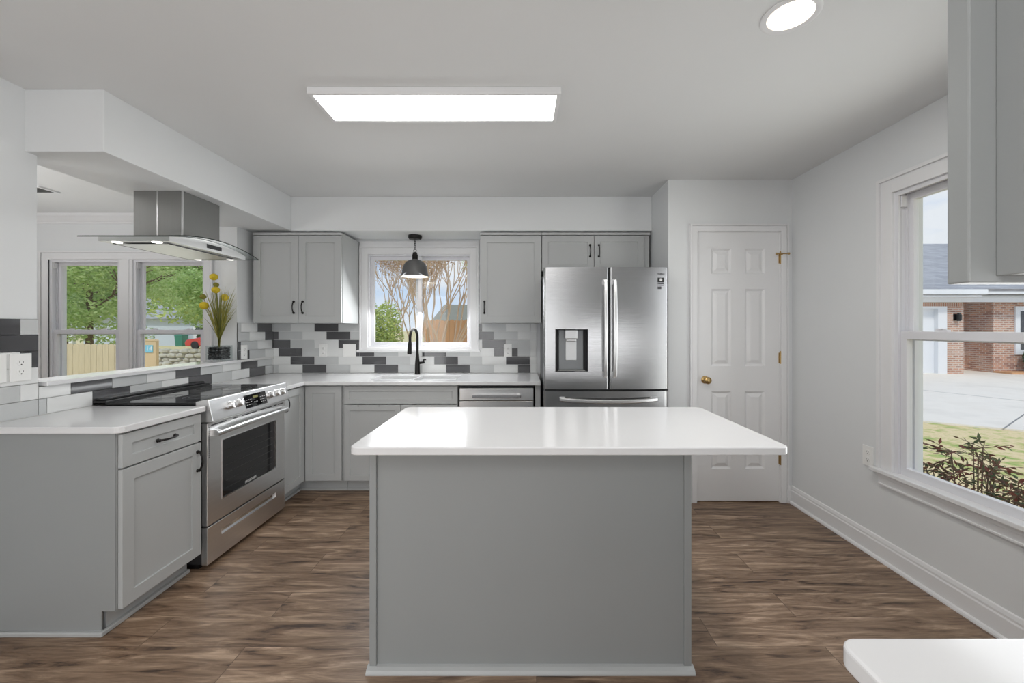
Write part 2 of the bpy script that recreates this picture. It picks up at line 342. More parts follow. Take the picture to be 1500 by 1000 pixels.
def facing_nx(X): return lambda u, v, n: (X - n, u, v)         # faces -X (right hand wall)
def rrect(x0, x1, y0, y1, r, n=6):
    r = r if isinstance(r, (list, tuple)) else [r] * 4; out = []
    for (cx, cy, a0), q in zip(((x0, y0, PI), (x1, y0, 1.5 * PI), (x1, y1, 0), (x0, y1, 0.5 * PI)), r):
        if q <= 0: out.append((cx, cy)); continue
        ox = cx + (q if cx == x0 else -q); oy = cy + (q if cy == y0 else -q)
        for i in range(n + 1):
            a = a0 + 0.5 * PI * i / n; out.append((ox + q * math.cos(a), oy + q * math.sin(a)))
    return out
def pull(name, fn, u, v, n, length, vertical, parent, m=None):
    """arched bronze pull with two button feet"""
    mb = MB(fn); h = length / 2; pts = []; rr = []
    for i in range(13):
        t = -1 + 2 * i / 12; d = 0.012 + 0.018 * (1 - t * t); w = t * h
        pts.append((u, v + w, n + d) if vertical else (u + w, v, n + d)); rr.append(0.0055 - 0.0015 * (1 - abs(t)) + (0.001 if abs(t) > 0.9 else 0))
    mb.tube(pts, rr, 8)
    for sgn in (-1, 1):
        c = (u, v + sgn * h, n) if vertical else (u + sgn * h, v, n)
        mb.lathe([(0.009, 0.0), (0.010, 0.004), (0.006, 0.008), (0.008, 0.014), (0.003, 0.019)], c, (0, 0, 1), 10)
    return mb.build(name, m or M_BRONZE, parent, smooth=True)

# ------------------------------------------------------------------ room shell
XL, XR, YB, YD, ZC = -2.373, 2.09, 3.987, 3.211, 2.485
XP = 1.137                      # side of the fridge alcove
YDIN = 4.207                    # dining room window wall
REAR, XDL = -3.6, -6.4
tag(struct('floor', MB().box(XDL, XR + 0.15, REAR - 0.1, 4.45, -0.12, 0.0), M_FLOOR, 'brown wood-look plank floor running across the kitchen'))
struct('ceiling', MB().box(XDL, XR + 0.15, REAR - 0.1, 4.45, ZC, ZC + 0.15), M_CEIL, 'smooth pale gray-white kitchen ceiling')

def wall_hole(fn, u0, u1, v0, v1, t, h):
    mb = MB(fn); a, b, c, d = h
    mb.box(u0, a, v0, v1, -t, 0); mb.box(b, u1, v0, v1, -t, 0)
    if c > v0: mb.box(a, b, v0, c, -t, 0)
    if d < v1: mb.box(a, b, d, v1, -t, 0)
    return mb
B_W = (-1.462, -0.480, 1.160, 2.047)        # opening of the window over the sink (u0,u1,z0,z1)
struct('wall_back', wall_hole(facing_y(YB), XL - 0.13, XP, 0, ZC, 0.16, B_W), M_WALL, 'white back wall around the window over the sink')
struct('wall_alcove', MB().box(XP, XP + 0.12, YD + 0.12, YB + 0.1, 0, ZC), M_WALL, 'white return wall beside the refrigerator')
struct('wall_pantry', wall_hole(facing_y(YD), XP, XR, 0, ZC, 0.12, (1.353, 2.0, 0.0, 2.086)), M_WALL, 'white wall around the six-panel door')
R_W = (1.40, 2.33, 0.515, 2.10)           # opening in the right wall (y0,y1,z0,z1)
struct('wall_right', wall_hole(facing_nx(XR), REAR, YD + 0.2, 0, ZC, 0.16, R_W), M_WALL, 'white side wall with the tall window')
OY0, OY1, OZ = 2.042, 3.48, 1.055         # pass-through opening
mb = MB(); mb.box(XL - 0.13, XL, REAR, OY0, 0, ZC); mb.box(XL - 0.13, XL, OY1, YB, 0, ZC); mb.box(XL - 0.13, XL, OY0, OY1, 0, OZ)
struct('wall_left', mb, M_WALL, 'white side wall with the pass-through above the range')
struct('wall_rear', MB().box(XDL, XR + 0.15, REAR - 0.1, REAR, 0, ZC), M_WALL, 'white wall at the far end of the living area')
struct('beam_soffit_left', MB().box(XL - 0.13, -1.997, 1.993, YB, 2.187, ZC), M_WALL, 'white boxed soffit above the pass-through and range hood', bevel=0.003)
struct('beam_soffit_back', MB().box(-1.997, XP, 3.616, YB, 2.187, ZC), M_WALL, 'white boxed soffit above the upper cabinets', bevel=0.003)
# dining room
D_W = (-4.762, -3.19, 0.62, 2.035)
struct('wall_dining_back', wall_hole(facing_y(YDIN), XDL, XL - 0.0, 0, ZC, 0.16, D_W), M_WALL, 'gray-white dining room wall with the pair of windows')
struct('wall_dining_left', MB().box(XDL - 0.1, XDL, REAR, YDIN + 0.2, 0, ZC), M_WALL, 'far side wall of the dining room')
# crown moulding in the dining room
mb = MB(lambda u, v, n: (n, YDIN - u, v)); mb.prism([(0, 2.395), (0.012, 2.395), (0.016, 2.41), (0.03, 2.42), (0.06, 2.455), (0.075, 2.462), (0.08, 2.485), (0, 2.485)], XDL, XL - 0.13)
struct('trim_1', mb, M_TRIM, 'white crown moulding along the dining room ceiling')

# baseboards: profile prism swept along a wall
def baseboard(name, fn, a, b, label):
    prof = [(0, 0), (0.030, 0), (0.030, 0.008), (0.026, 0.016), (0.016, 0.020), (0.016, 0.095), (0.012, 0.102), (0.012, 0.112), (0.007, 0.128), (0, 0.132)]
    mb = MB(fn); mb.prism(prof, a, b); struct(name, mb, M_TRIM, label)
baseboard('baseboard_right', lambda n, v, u: (XR - n, u, v), REAR, YD, 'white moulded baseboard along the window wall')
baseboard('baseboard_pantry', lambda n, v, u: (u, YD - n, v), XP, 1.298, 'white baseboard between refrigerator and door casing')
baseboard('baseboard_corner', lambda n, v, u: (u, YD - n, v), 2.058, XR - 0.016, 'short white baseboard in the corner by the door')

# ------------------------------------------------------------------ windows
def sash(root, fn, u0, u1, v0, v1, w, n0, n1, wb, wt, pane=True):
    MB(fn).frame(u0, u1, v0, v1, w, n0, n1, wb, wt).build('sash', M_VINYL, root, bevel=0.003)
    MB(fn).box(u0 + w - 0.004, u1 - w + 0.004, v0 + wb - 0.004, v1 - wt + 0.004, (n0 + n1) / 2 - 0.003, (n0 + n1) / 2 + 0.003).build('pane', M_GLASS, root)
def sash_lock(root, fn, u, v, n):
    mb = MB(fn); mb.box(u - 0.03, u + 0.03, v, v + 0.008, n - 0.02, n); mb.lathe([(0.012, 0), (0.012, 0.006)], (u, v + 0.010, n - 0.012), (0, 1, 0), 10); mb.box(u - 0.012, u + 0.034, v + 0.008, v + 0.015, n - 0.016, n - 0.006)
    mb.build('sash_lock', M_VINYL, root, bevel=0.001)
def double_hung(name, fn, u0, u1, v0, v1, vm, label, jd=0.12):
    """jamb box with an outer upper sash and an inner lower sash; n=0 is the wall face"""
    root = MB(fn).frame(u0, u1, v0, v1, 0.012, -jd, 0.0).build(name, M_VINYL, None, bevel=0.001)
    root['kind'] = 'structure'; root['label'] = label; root['category'] = 'window'
    a, b, c, d = u0 + 0.012, u1 - 0.012, v0 + 0.012, v1 - 0.012
    mb = MB(fn)                                                   # parting stops and tracks
    for x0, x1 in ((a, a + 0.012), (b - 0.012, b)):
        mb.box(x0, x1, c, d, -0.058, -0.050); mb.box(x0, x1, c, d, -0.012, 0.0); mb.box(x0, x1, c, d, -0.1, -0.092)
    mb.box(a + 0.012, b - 0.012, d - 0.012, d, -0.012, 0.0)
    mb.build('sash_track', M_VINYL, root)
    mb = MB(fn)
    for x0, x1 in ((a, a + 0.018), (b - 0.018, b)): mb.box(x0, x1, d - 0.075, d - 0.012, -0.046, -0.014)
    mb.build('balance_cover', M_VINYL, root, bevel=0.003)
    sash(root, fn, a + 0.004, b - 0.004, vm - 0.025, d, 0.034, -0.090, -0.060, 0.034, 0.04)
    sash(root, fn, a + 0.004, b - 0.004, c, vm + 0.025, 0.042, -0.048, -0.014, 0.05, 0.044)
    w = b - a
    sash_lock(root, fn, a + w * 0.25, vm + 0.025, -0.02); sash_lock(root, fn, a + w * 0.75, vm + 0.025, -0.02)
    return root
# right wall window
fnR = facing_nx(XR)
w4 = double_hung('window_4', fnR, R_W[0], R_W[1], R_W[2], R_W[3], 1.30, 'tall white double-hung window looking out on a brick house')
mb = MB(fnR); y0, y1, z0, z1 = R_W
def casing(mb, u0, u1, v0, v1, w, bottom=False):
    for (k, n1) in ((w, 0.012), (w * 0.72, 0.017), (w * 0.2, 0.024)):
        if k == w * 0.2: a = w; b = w * 0.8
        else: a = k; b = 0
        for (p0, p1) in ((u0 - a, u0 - b), (u1 + b, u1 + a)): mb.box(p0, p1, v0 - (a if bottom else 0), v1 + a, 0, n1)
        mb.box(u0 - b, u1 + b, v1 + b, v1 + a, 0, n1)
        if bottom: mb.box(u0 - b, u1 + b, v0 - a, v0 - b, 0, n1)
casing(mb, y0, y1, z0 + 0.02, z1, 0.095)
mb.build('casing', M_TRIM, w4, bevel=0.002)
mb = MB(fnR); mb.box(y0 - 0.12, y1 + 0.12, z0 - 0.004, z0 + 0.02, -0.02, 0.045); mb.build('stool', M_TRIM, w4, bevel=0.004)
mb = MB(fnR); mb.box(y0 - 0.09, y1 + 0.09, z0 - 0.075, z0 - 0.004, 0, 0.014); mb.box(y0 - 0.095, y1 + 0.095, z0 - 0.03, z0 - 0.004, 0, 0.022); mb.box(y0 - 0.09, y1 + 0.09, z0 - 0.075, z0 - 0.064, 0, 0.018); mb.build('apron', M_TRIM, w4, bevel=0.002)

# dining room pair
fnD = facing_y(YDIN)
um = (D_W[0] + D_W[1]) / 2
w1 = double_hung('window_1', fnD, D_W[0], -4.05, D_W[2], D_W[3], 1.302, 'white dining window with wooden fence behind its lower pane')
w2 = double_hung('window_2', fnD, -3.915, D_W[1], D_W[2], D_W[3], 1.302, 'white dining window with stone wall behind its lower pane')
mb = MB(fnD); casing(mb, D_W[0], D_W[1], D_W[2], D_W[3], 0.085); mb.box(-4.05, -3.915, D_W[2], D_W[3], -0.1, 0.012); mb.box(-4.02, -3.945, D_W[2], D_W[3], 0.012, 0.018)
struct('trim_2', mb, M_TRIM, 'white casing around the pair of dining windows', bevel=0.002)
struct('trim_3', MB(fnD).box(D_W[0] - 0.12, D_W[1] + 0.12, D_W[2] - 0.03, D_W[2], -0.1, 0.05), M_TRIM, 'white sill under the pair of dining windows', bevel=0.003)

# slider over the sink
fnB = facing_y(YB)
u0, u1, v0, v1 = B_W
w3 = MB(fnB).frame(u0, u1, v0, v1, 0.014, -0.12, 0.0).build('window_3', M_VINYL, None, bevel=0.002)
w3['kind'] = 'structure'; w3['label'] = 'white two-pane sliding window over the sink'; w3['category'] = 'window'
umid = (613 - 763) / 151.0
sash(w3, fnB, u0 + 0.014, umid + 0.036, v0 + 0.014, v1 - 0.014, 0.036, -0.06, -0.03, 0.034, 0.034)
sash(w3, fnB, umid - 0.030, u1 - 0.014, v0 + 0.014, v1 - 0.014, 0.030, -0.10, -0.07, 0.03, 0.03)
mb = MB(fnB); casing(mb, u0, u1, v0 - 0.025, v1, 0.078); mb.box(u0 - 0.078, u1 + 0.078, v1 + 0.07, v1 + 0.125, 0, 0.014); mb.build('casing', M_TRIM, w3, bevel=0.002)
MB(fnB).box(u0 - 0.095, u1 + 0.095, v0 - 0.048, v0 - 0.025, -0.0, 0.045).build('stool', M_TRIM, w3, bevel=0.003)
MB(fnB).box(u0, u1, v0 - 0.025, v0 + 0.002, 0.0, 0.016).build('apron', M_TRIM, w3, bevel=0.002)

# ------------------------------------------------------------------ six-panel door
fnP = facing_y(YD)
DX0, DX1, DZ0, DZ1 = 1.358, 1.995, 0.010, 2.081
mb = MB(fnP)
w = DX1 - DX0; st = 0.112; mid = 0.105
pw = (w - 2 * st - mid) / 2
cols = ((DX0 + st, DX0 + st + pw), (DX1 - st - pw, DX1 - st))
zz = [1.342 - (p - 480.5) / 190.0 for p in (364, 401, 423, 536, 573, 687)]
rows = ((zz[1], zz[0]), (zz[3], zz[2]), (zz[5], zz[4]))
n0, n1 = -0.04, -0.004
mb.box(DX0, DX0 + st, DZ0, DZ1, n0, n1); mb.box(DX1 - st, DX1, DZ0, DZ1, n0, n1); mb.box(cols[0][1], cols[1][0], DZ0, DZ1, n0, n1)
edges = [DZ0] + [z for r in reversed(rows) for z in r] + [DZ1]
for a, b in cols:
    for i in range(0, len(edges), 2): mb.box(a, b, edges[i], edges[i + 1], n0, n1)
    for c, d in rows:
        def lp(k, n): return [(a + k, c + k, n), (b - k, c + k, n), (b - k, d - k, n), (a + k, d - k, n)]
        mb.loops([lp(0, n0), lp(0, n1), lp(0.014, n1 - 0.011), lp(0.020, n1 - 0.011), lp(0.045, n1 - 0.001)], False, True)
door = mb.build('door_1', M_TRIM, None)
tag(door, 'white six-panel interior door with brass knob beside the refrigerator', 'door', kind='structure')
kx, kz = (1033 - 763) / 190.0, 1.342 - (556 - 480.5) / 190.0
mb = MB(fnP); mb.lathe([(0.030, 0), (0.030, 0.004), (0.016, 0.010), (0.012, 0.025), (0.018, 0.034), (0.027, 0.045), (0.027, 0.056), (0.018, 0.064), (0.004, 0.066)], (kx, kz, n1), (0, 0, 1), 20)
mb.build('knob', M_BRASS, door, smooth=True)['label'] = 'polished brass knob'
for py in (378, 524, 672):
    z = 1.342 - (py - 480.5) / 190.0
    mb = MB(fnP); mb.tube([(DX1 + 0.006, z - 0.045, 0.004), (DX1 + 0.006, z + 0.045, 0.004)], 0.007, 8); mb.lathe([(0.009, 0), (0.004, 0.008)], (DX1 + 0.006, z + 0.045, 0.004), (0, 1, 0), 8)
    mb.box(DX1 - 0.006, DX1 + 0.018, z - 0.04, z + 0.04, -0.004, 0.001)
    mb.build('hinge', M_BRASS, door, smooth=True)['label'] = 'brass hinge'
z = 1.342 - (372 - 480.5) / 190.0
mb = MB(fnP); mb.tube([(DX1 - 0.030, z, 0.018), (DX1 + 0.050, z, 0.022)], 0.004, 8); mb.lathe([(0.009, 0), (0.009, 0.012)], (DX1 + 0.050, z, 0.022), (1, 0, 0), 10); mb.lathe([(0.008, 0), (0.008, 0.010)], (DX1 - 0.038, z, 0.018), (1, 0, 0), 10); mb.tube([(DX1 + 0.006, z - 0.004, 0.004), (DX1 + 0.006, z - 0.002, 0.02)], 0.008, 8)
mb.build('hinge_stop', M_BRASS, door, smooth=True)['label'] = 'brass hinge-pin door stop'
mb = MB(fnP); mb.frame(1.353, 2.0, -0.02, 2.086, 0.006, -0.12, 0.0, 0.0, 0.006); casing(mb, 1.353, 2.0, 0.0, 2.086, 0.055)
mb.mi = 1; mb.box(1.353, 2.0, 0.0, 0.012, -0.05, -0.04)
struct('trim_4', mb, [M_TRIM, M_DARK], 'white casing around the six-panel door', bevel=0.002)

# ------------------------------------------------------------------ cabinets
def base_carcass(fn, u0, u1, depth, root, z1=0.884, toe_u0=None, toe_u1=None):
    MB(fn).box(u0, u1, 0.105, z1, -depth, -0.022).build('carcass', M_CAB, root, bevel=0.001)
    MB(fn).box(toe_u0 if toe_u0 is not None else u0, toe_u1 if toe_u1 is not None else u1, 0.0, 0.105, -depth, -0.085).build('toe_kick', M_CAB, root)
FX = -1.752                     # door faces of the left hand run
FY = 3.370                      # door faces of the back run
fnL, fnBk = facing_px(FX), facing_y(FY)

# base cabinet nearest the camera on the left
NY0, NY1 = 1.825, 2.290
c = empty('base_cabinet', (-2.05, 2.06, 0), 'gray base cabinet with one drawer over one door, nearest the camera beside the range', 'cabinet')
mb = MB(lambda y, z, x: (x, y, z)); mb.box(NY0, NY1, 0.105, 0.884, XL + 0.004, FX - 0.022); mb.build('carcass', M_CAB, c, bevel=0.001)
mb = MB(); mb.box(XL + 0.004, FX - 0.085, NY0 + 0.02, NY1, 0, 0.105); mb.build('toe_kick', M_CAB, c)
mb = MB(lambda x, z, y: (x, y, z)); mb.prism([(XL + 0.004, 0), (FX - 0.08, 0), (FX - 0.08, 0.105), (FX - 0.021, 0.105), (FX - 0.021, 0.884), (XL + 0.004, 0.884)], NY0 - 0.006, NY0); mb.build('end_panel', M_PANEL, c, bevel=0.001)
mb = MB(); mb.box(XL + 0.004, FX - 0.066, NY0 - 0.020, NY0 - 0.006, 0, 0.02); mb.box(FX - 0.085, FX - 0.066, NY0 - 0.006, NY1, 0, 0.02); mb.build('shoe_moulding', M_CAB, c, bevel=0.004)
d = MB(fnL).shaker(NY0 + 0.006, NY1 - 0.008, 0.726, 0.874, 0.048, -0.02, 0.0).build('drawer_front', M_CAB, c, bevel=0.0015)
pull('drawer_pull', fnL, (NY0 + NY1) / 2, 0.800, 0.0, 0.10, False, d)
d = MB(fnL).shaker(NY0 + 0.006, NY1 - 0.008, 0.107, 0.718, 0.058, -0.02, 0.0).build('door', M_CAB, c, bevel=0.0015)
pull('door_pull', fnL, NY1 - 0.035, 0.622, 0.0, 0.10, True, d)

# corner base cabinet (one door on each run)
RY1 = 3.066
c = empty('corner_cabinet', (-2.0, 3.6, 0), 'gray corner base cabinet with two narrow doors meeting between range and sink', 'cabinet')
mb = MB(); mb.box(XL + 0.004, FX - 0.022, RY1 + 0.004, YB - 0.012, 0.105, 0.884); mb.box(FX - 0.022, -1.437, FY + 0.022, YB - 0.012, 0.105, 0.884); mb.build('carcass', M_CAB, c)
mb = MB(); mb.box(XL + 0.004, FX - 0.085, RY1 + 0.004, YB - 0.012, 0, 0.105); mb.box(FX - 0.085, -1.437, FY + 0.085, YB - 0.012, 0, 0.105); mb.build('toe_kick', M_CAB, c)
mb = MB(); mb.box(FX - 0.085, FX - 0.070, RY1 + 0.004, FY + 0.085, 0, 0.02); mb.box(FX - 0.07, -1.437, FY + 0.070, FY + 0.085, 0, 0.02); mb.build('shoe_moulding', M_CAB, c, bevel=0.004)
d = MB(fnL).shaker(RY1 + 0.012, FY - 0.004, 0.107, 0.872, 0.055, -0.02, 0.0).build('door', M_CAB, c, bevel=0.0015)
pull('door_pull', fnL, RY1 + 0.038, 0.775, 0.0, 0.10, True, d)
MB(fnBk).shaker(FX + 0.006, -1.453, 0.107, 0.872, 0.055, -0.02, 0.0).build('door', M_CAB, c, bevel=0.0015)

# sink base
c = empty('sink_cabinet', (-0.97, 3.7, 0), 'gray sink base cabinet with false drawer front over two doors', 'cabinet')
S0, S1 = -1.434, -0.512
mb = MB(fnBk); mb.frame(S0, S1, 0.105, 0.884, 0.02, -0.6, -0.022); mb.box(S0 + 0.02, S1 - 0.02, 0.125, 0.864, -0.6, -0.59); mb.box(S0 + 0.02, S1 - 0.02, 0.125, 0.66, -0.03, -0.022); mb.build('carcass', M_CAB, c)
MB(fnBk).box(S0, S1, 0, 0.105, -0.6, -0.085).build('toe_kick', M_CAB, c)
MB(fnBk).box(S0, S1, 0, 0.02, -0.085, -0.07).build('shoe_moulding', M_CAB, c, bevel=0.004)
MB(fnBk).shaker(S0 + 0.004, S1 - 0.003, 0.729, 0.873, 0.040, -0.02, 0.0).build('drawer_front', M_CAB, c, bevel=0.0015)
for a, b in ((S0 + 0.004, -0.975), (-0.970, S1 - 0.003)):
    d = MB(fnBk).shaker(a, b, 0.107, 0.721, 0.045, -0.02, 0.0).build('door', M_CAB, c, bevel=0.0015)
    if a < -1:
        for q in (a + 0.108, a + 0.278): MB(fnBk).box(q, q + 0.013, 0.710, 0.716, 0, 0.004).build('bumper', M_SLOT, d)

# dishwasher
c = empty('dishwasher', (-0.2, 3.7, 0), 'stainless dishwasher with bar handle next to the sink cabinet', 'dishwasher')
MB(fnBk).box(-0.500, 0.105, 0.10, 0.876, -0.58, -0.028).build('tub', M_DARK, c)
MB(fnBk).box(-0.500, 0.105, 0.0, 0.10, -0.55, -0.085).build('toe_panel', M_BLACK, c)
d = MB(fnBk).box(-0.498, 0.103, 0.115, 0.752, -0.028, 0.0).build('door', M_STEELH, c, bevel=0.004)
MB(fnBk).box(-0.498, 0.103, 0.756, 0.857, -0.028, 0.0).build('control_strip', M_STEELH, c, bevel=0.004)
mb = MB(fnBk); hz = 0.796; mb.tube([(-0.37, hz, 0.0), (-0.37, hz, 0.032)], 0.010, 8); mb.tube([(-0.02, hz, 0.0), (-0.02, hz, 0.032)], 0.010, 8)
mb.box(-0.39, 0.0, hz - 0.011, hz + 0.011, 0.026, 0.040); mb.build('handle', M_CHROME, c, bevel=0.003)

# filler panel beside the fridge
tag(MB(fnBk).box(0.116, 0.158, 0.0, 0.884, -0.6, -0.002).build('filler_panel', M_CAB, None, bevel=0.001), 'narrow gray filler panel between dishwasher and refrigerator', 'panel')

# upper cabinets
UZ0, UZ1, FU = 1.386, 2.139, 3.588
fnU = facing_y(FU)
def upper(name, u0, u1, z0, z1, doors, label, side_u=None):
    c = empty(name, ((u0 + u1) / 2, 3.8, z0), label, 'cabinet')
    MB(fnU).box(u0, u1, z0, z1 + 0.004, -(YB - FU) + 0.002, -0.021).build('carcass', M_CAB, c, bevel=0.001)
    MB(fnU).box(u0 - 0.001, u1 + 0.001, z1 + 0.004, 2.165, -(YB - FU) + 0.002, 0.006).build('crown', M_CAB, c, bevel=0.003)
    for a, b, pu, pv in doors:
        d = MB(fnU).shaker(a, b, z0 + 0.002, z1 - 0.002, 0.060 if z1 - z0 > 0.4 else 0.052, -0.02, 0.0).build('door', M_CAB, c, bevel=0.0015)
        pull('door_pull', fnU, pu, pv, 0.0, 0.098, True, d)
    return c
upper('upper_cabinet', -2.309, -1.545, UZ0, UZ1, ((-2.306, -1.920, -1.955, 1.522), (-1.916, -1.548, -1.878, 1.522)), 'gray two-door upper cabinet between range hood and window')
upper('upper_cabinet', -0.353, 0.176, UZ0, UZ1, ((-0.351, 0.174, -0.314, 1.522),), 'gray single-door upper cabinet between window and refrigerator')
upper('upper_cabinet', 0.180, 1.112, 1.833, UZ1, ((0.184, 0.629, 0.596, 2.008), (0.633, 1.062, 0.672, 2.008)), 'short gray two-door cabinet above the refrigerator')

# ------------------------------------------------------------------ countertops
CZ0, CZ1 = 0.884, 0.914
CX = -1.735
mb = MB(); mb.prism(rrect(XL + 0.002, CX, 1.800, 2.296, [0, 0.035, 0.006, 0]), CZ0, CZ1)
tag(mb.build('countertop', M_QUARTZ, None, bevel=0.004), 'short white quartz countertop on the cabinet nearest the range', 'countertop')
SX0, SX1, SY0, SY1, SXM = -1.265, -0.545, 3.455, 3.795, -0.905
def cells(xs, ys, inside, z0, z1):
    mb = MB(); idx = {}
    def vid(i, j, k):
        if (i, j, k) not in idx: idx[(i, j, k)] = len(mb.v); mb.v.append((xs[i], ys[j], (z0, z1)[k]))
        return idx[(i, j, k)]
    def f(*a): mb.f.append([vid(*q) for q in a]); mb.m.append(0)
    nx, ny = len(xs) - 1, len(ys) - 1
    ins = lambda i, j: 0 <= i < nx and 0 <= j < ny and inside(i, j)
    for i in range(nx):
        for j in range(ny):
            if not ins(i, j): continue
            f((i, j, 1), (i + 1, j, 1), (i + 1, j + 1, 1), (i, j + 1, 1)); f((i, j, 0), (i, j + 1, 0), (i + 1, j + 1, 0), (i + 1, j, 0))
            for di, dj, a, b in ((-1, 0, (i, j), (i, j + 1)), (1, 0, (i + 1, j), (i + 1, j + 1)), (0, -1, (i, j), (i + 1, j)), (0, 1, (i, j + 1), (i + 1, j + 1))):
                if not ins(i + di, j + dj): f(a + (0,), b + (0,), b + (1,), a + (1,))
    return mb
CYF = 3.335
xs = [XL + 0.002, CX, SX0, SXM - 0.012, SXM + 0.012, SX1, 0.158]; ys = [RY1 + 0.006, CYF, SY0, SY1, YB - 0.002]
def inside(i, j):
    if j == 0: return i == 0
    if j == 2 and i in (2, 4): return False
    return True
tag(cells(xs, ys, inside, CZ0, CZ1).build('countertop', M_QUARTZ, None, bevel=0.003), 'L-shaped white quartz countertop running from range to refrigerator around the sink', 'countertop')
# undermount double sink
s = empty('sink', (SXM, 3.62, 0.70), 'stainless double-bowl undermount sink below the black faucet', 'sink')
for a, b in ((SX0 - 0.006, SXM - 0.006), (SXM + 0.006, SX1 + 0.006)):
    mb = MB(); lo = lambda k, z: [(x, y, z) for x, y in rrect(a + k, b - k, SY0 - 0.006 + k, SY1 + 0.006 - k, 0.03)]
    mb.loops([lo(-0.004, 0.883), lo(-0.004, 0.70), lo(0.02, 0.69), ], False, True); mb.loops([lo(0.0, 0.883), lo(0.0, 0.715), lo(0.02, 0.70)], False, True); mb.loops([lo(-0.004, 0.883), lo(0.0, 0.883)], False, False)
    mb.lathe([(0.045, 0), (0.04, 0.003), (0.02, 0.001)], ((a + b) / 2, 3.62, 0.701), (0, 0, 1), 16)
    mb.build('bowl', M_STEELH, s, smooth=True)
# faucet
fxx, fyy = -0.962, 3.872
f = empty('faucet', (fxx, fyy, CZ1), 'black gooseneck pull-down faucet behind the sink', 'faucet')
mb = MB(); mb.lathe([(0.026, 0), (0.026, 0.006), (0.024, 0.01), (0.022, 0.10), (0.018, 0.14), (0.0125, 0.2)], (fxx, fyy, CZ1), (0, 0, 1), 18); mb.build('base', M_BRONZE, f, smooth=True)
dv = Vector((-0.13, -1.0, 0)).normalized(); pts = [(fxx, fyy, CZ1 + 0.19), (fxx, fyy, CZ1 + 0.30)]
rad = 0.088; cc = Vector((fxx, fyy, CZ1 + 0.335)) + dv * rad
for i in range(0, 13):
    a = PI - PI * 0.98 * i / 12; p = cc + dv * (rad * math.cos(a)) + Vector((0, 0, rad * math.sin(a))); pts.append(tuple(p))
end = Vector(pts[-1]); pts.append(tuple(end + Vector((0, 0, -0.03))))
MB().tube(pts, 0.0125, 12).build('spout', M_BRONZE, f, smooth=True)
e2 = end + Vector((0, 0, -0.03)); mb = MB(); mb.lathe([(0.0135, 0.0), (0.0165, -0.02), (0.0195, -0.10), (0.0185, -0.115)], tuple(e2), tuple(Vector((0, 0, 1)) - dv * 0.12), 14); mb.build('spray_head', M_BRONZE, f, smooth=True)
mb = MB(); mb.tube([(fxx + 0.015, fyy, CZ1 + 0.105), (fxx + 0.065, fyy - 0.01, CZ1 + 0.112)], [0.013, 0.011], 10); mb.tube([(fxx + 0.058, fyy - 0.01, CZ1 + 0.105), (fxx + 0.062, fyy - 0.02, CZ1 + 0.135), (fxx + 0.085, fyy - 0.04, CZ1 + 0.14)], [0.009, 0.007, 0.006], 8); mb.build('lever', M_BRONZE, f, smooth=True)

# ------------------------------------------------------------------ tile backsplashes
def tiles(name, fn, u0, u1, start5, W, rows, zlim, holes, label, n=0.008):
    mb = MB(fn); Hh = 0.0787; g = 0.0012
    mb.mi = 3
    mb.box(u0, u1, CZ1, zlim, 0.0005, n - 0.002) if not holes else None
    for r in rows:
        z1 = CZ1 + 0.002 + Hh * (7 - r); z0 = z1 - Hh
        z1c = min(z1, zlim)
        if z1c - z0 < 0.01: continue
        s = start5 + (r - 5) * W / 2
        k0 = int(math.floor((u0 - s) / W)) - 1; k1 = int(math.ceil((u1 - s) / W)) + 1
        for k in range(k0, k1):
            a, b = s + k * W, s + (k + 1) * W
            segs = [(max(a, u0), min(b, u1), z0, z1c)]
            for (h0, h1, hz0, hz1) in holes:
                out = []
                for (p, q, c, d) in segs:
                    if q <= h0 or p >= h1 or d <= hz0 or c >= hz1: out.append((p, q, c, d)); continue
                    if p < h0: out.append((p, h0, c, d))
                    if q > h1: out.append((h1, q, c, d))
                    pp, qq = max(p, h0), min(q, h1)
                    if c < hz0: out.append((pp, qq, c, hz0))
                    if d > hz1: out.append((pp, qq, hz1, d))
                segs = out
            for (p, q, c, d) in segs:
                if q - p < 0.004 or d - c < 0.004: continue
                mb.mi = k % 3; mb.box(p + g, q - g, c + g, d - g, 0.001, n)
                mb.mi = 3; mb.box(p, q, c, d, 0.0004, n - 0.002)
    o = mb.build(name, [M_TD, M_TG, M_TW, M_GROUT], None)
    tag(o, label, 'backsplash', kind='structure')
W_B = 35.0 / 153
s5 = (426.2 - 763) / 153.0
tiles('backsplash_back', fnB, XL + 0.008, 0.0915, s5, W_B, range(1, 7), 1.386, [(B_W[0] - 0.078, B_W[1] + 0.078, B_W[2] - 0.049, 2.2)], 'staggered white, gray and charcoal tiles around the sink window')
fnLW = facing_px(XL)
tiles('backsplash_range', fnLW, OY0, YB - 0.001, 3.519, 0.2217, range(5, 7), OZ, [], 'low band of glossy tiles under the pass-through ledge')
tiles('backsplash_left', fnLW, 1.2, OY0, 3.519, 0.2217, range(1, 7), 1.386, [], 'tiles below the wall cabinet height beside the pass-through')
tiles('backsplash_corner', fnLW, OY1, YB - 0.001, 3.519, 0.2217, range(1, 5), 1.386, [], 'tiles on the short wall between pass-through and corner')
mb = MB(fnB)
for r in range(6): mb.box(0.0930, 0.150, CZ1 + 0.003 + 0.0787 * r, CZ1 + 0.0787 * (r + 1) - (0.001 if r < 5 else 0.003), 0.001, 0.008)
struct('backsplash_edge', mb, M_TW, 'narrow column of white tiles beside the refrigerator')
tiles('backsplash_corner_band', fnLW, OY1, YB - 0.001, 3.519, 0.2217, range(4, 6), OZ + 0.02, [(OY1, YB, 0.9, OZ)], 'thin tile strip level with the ledge') if False else None
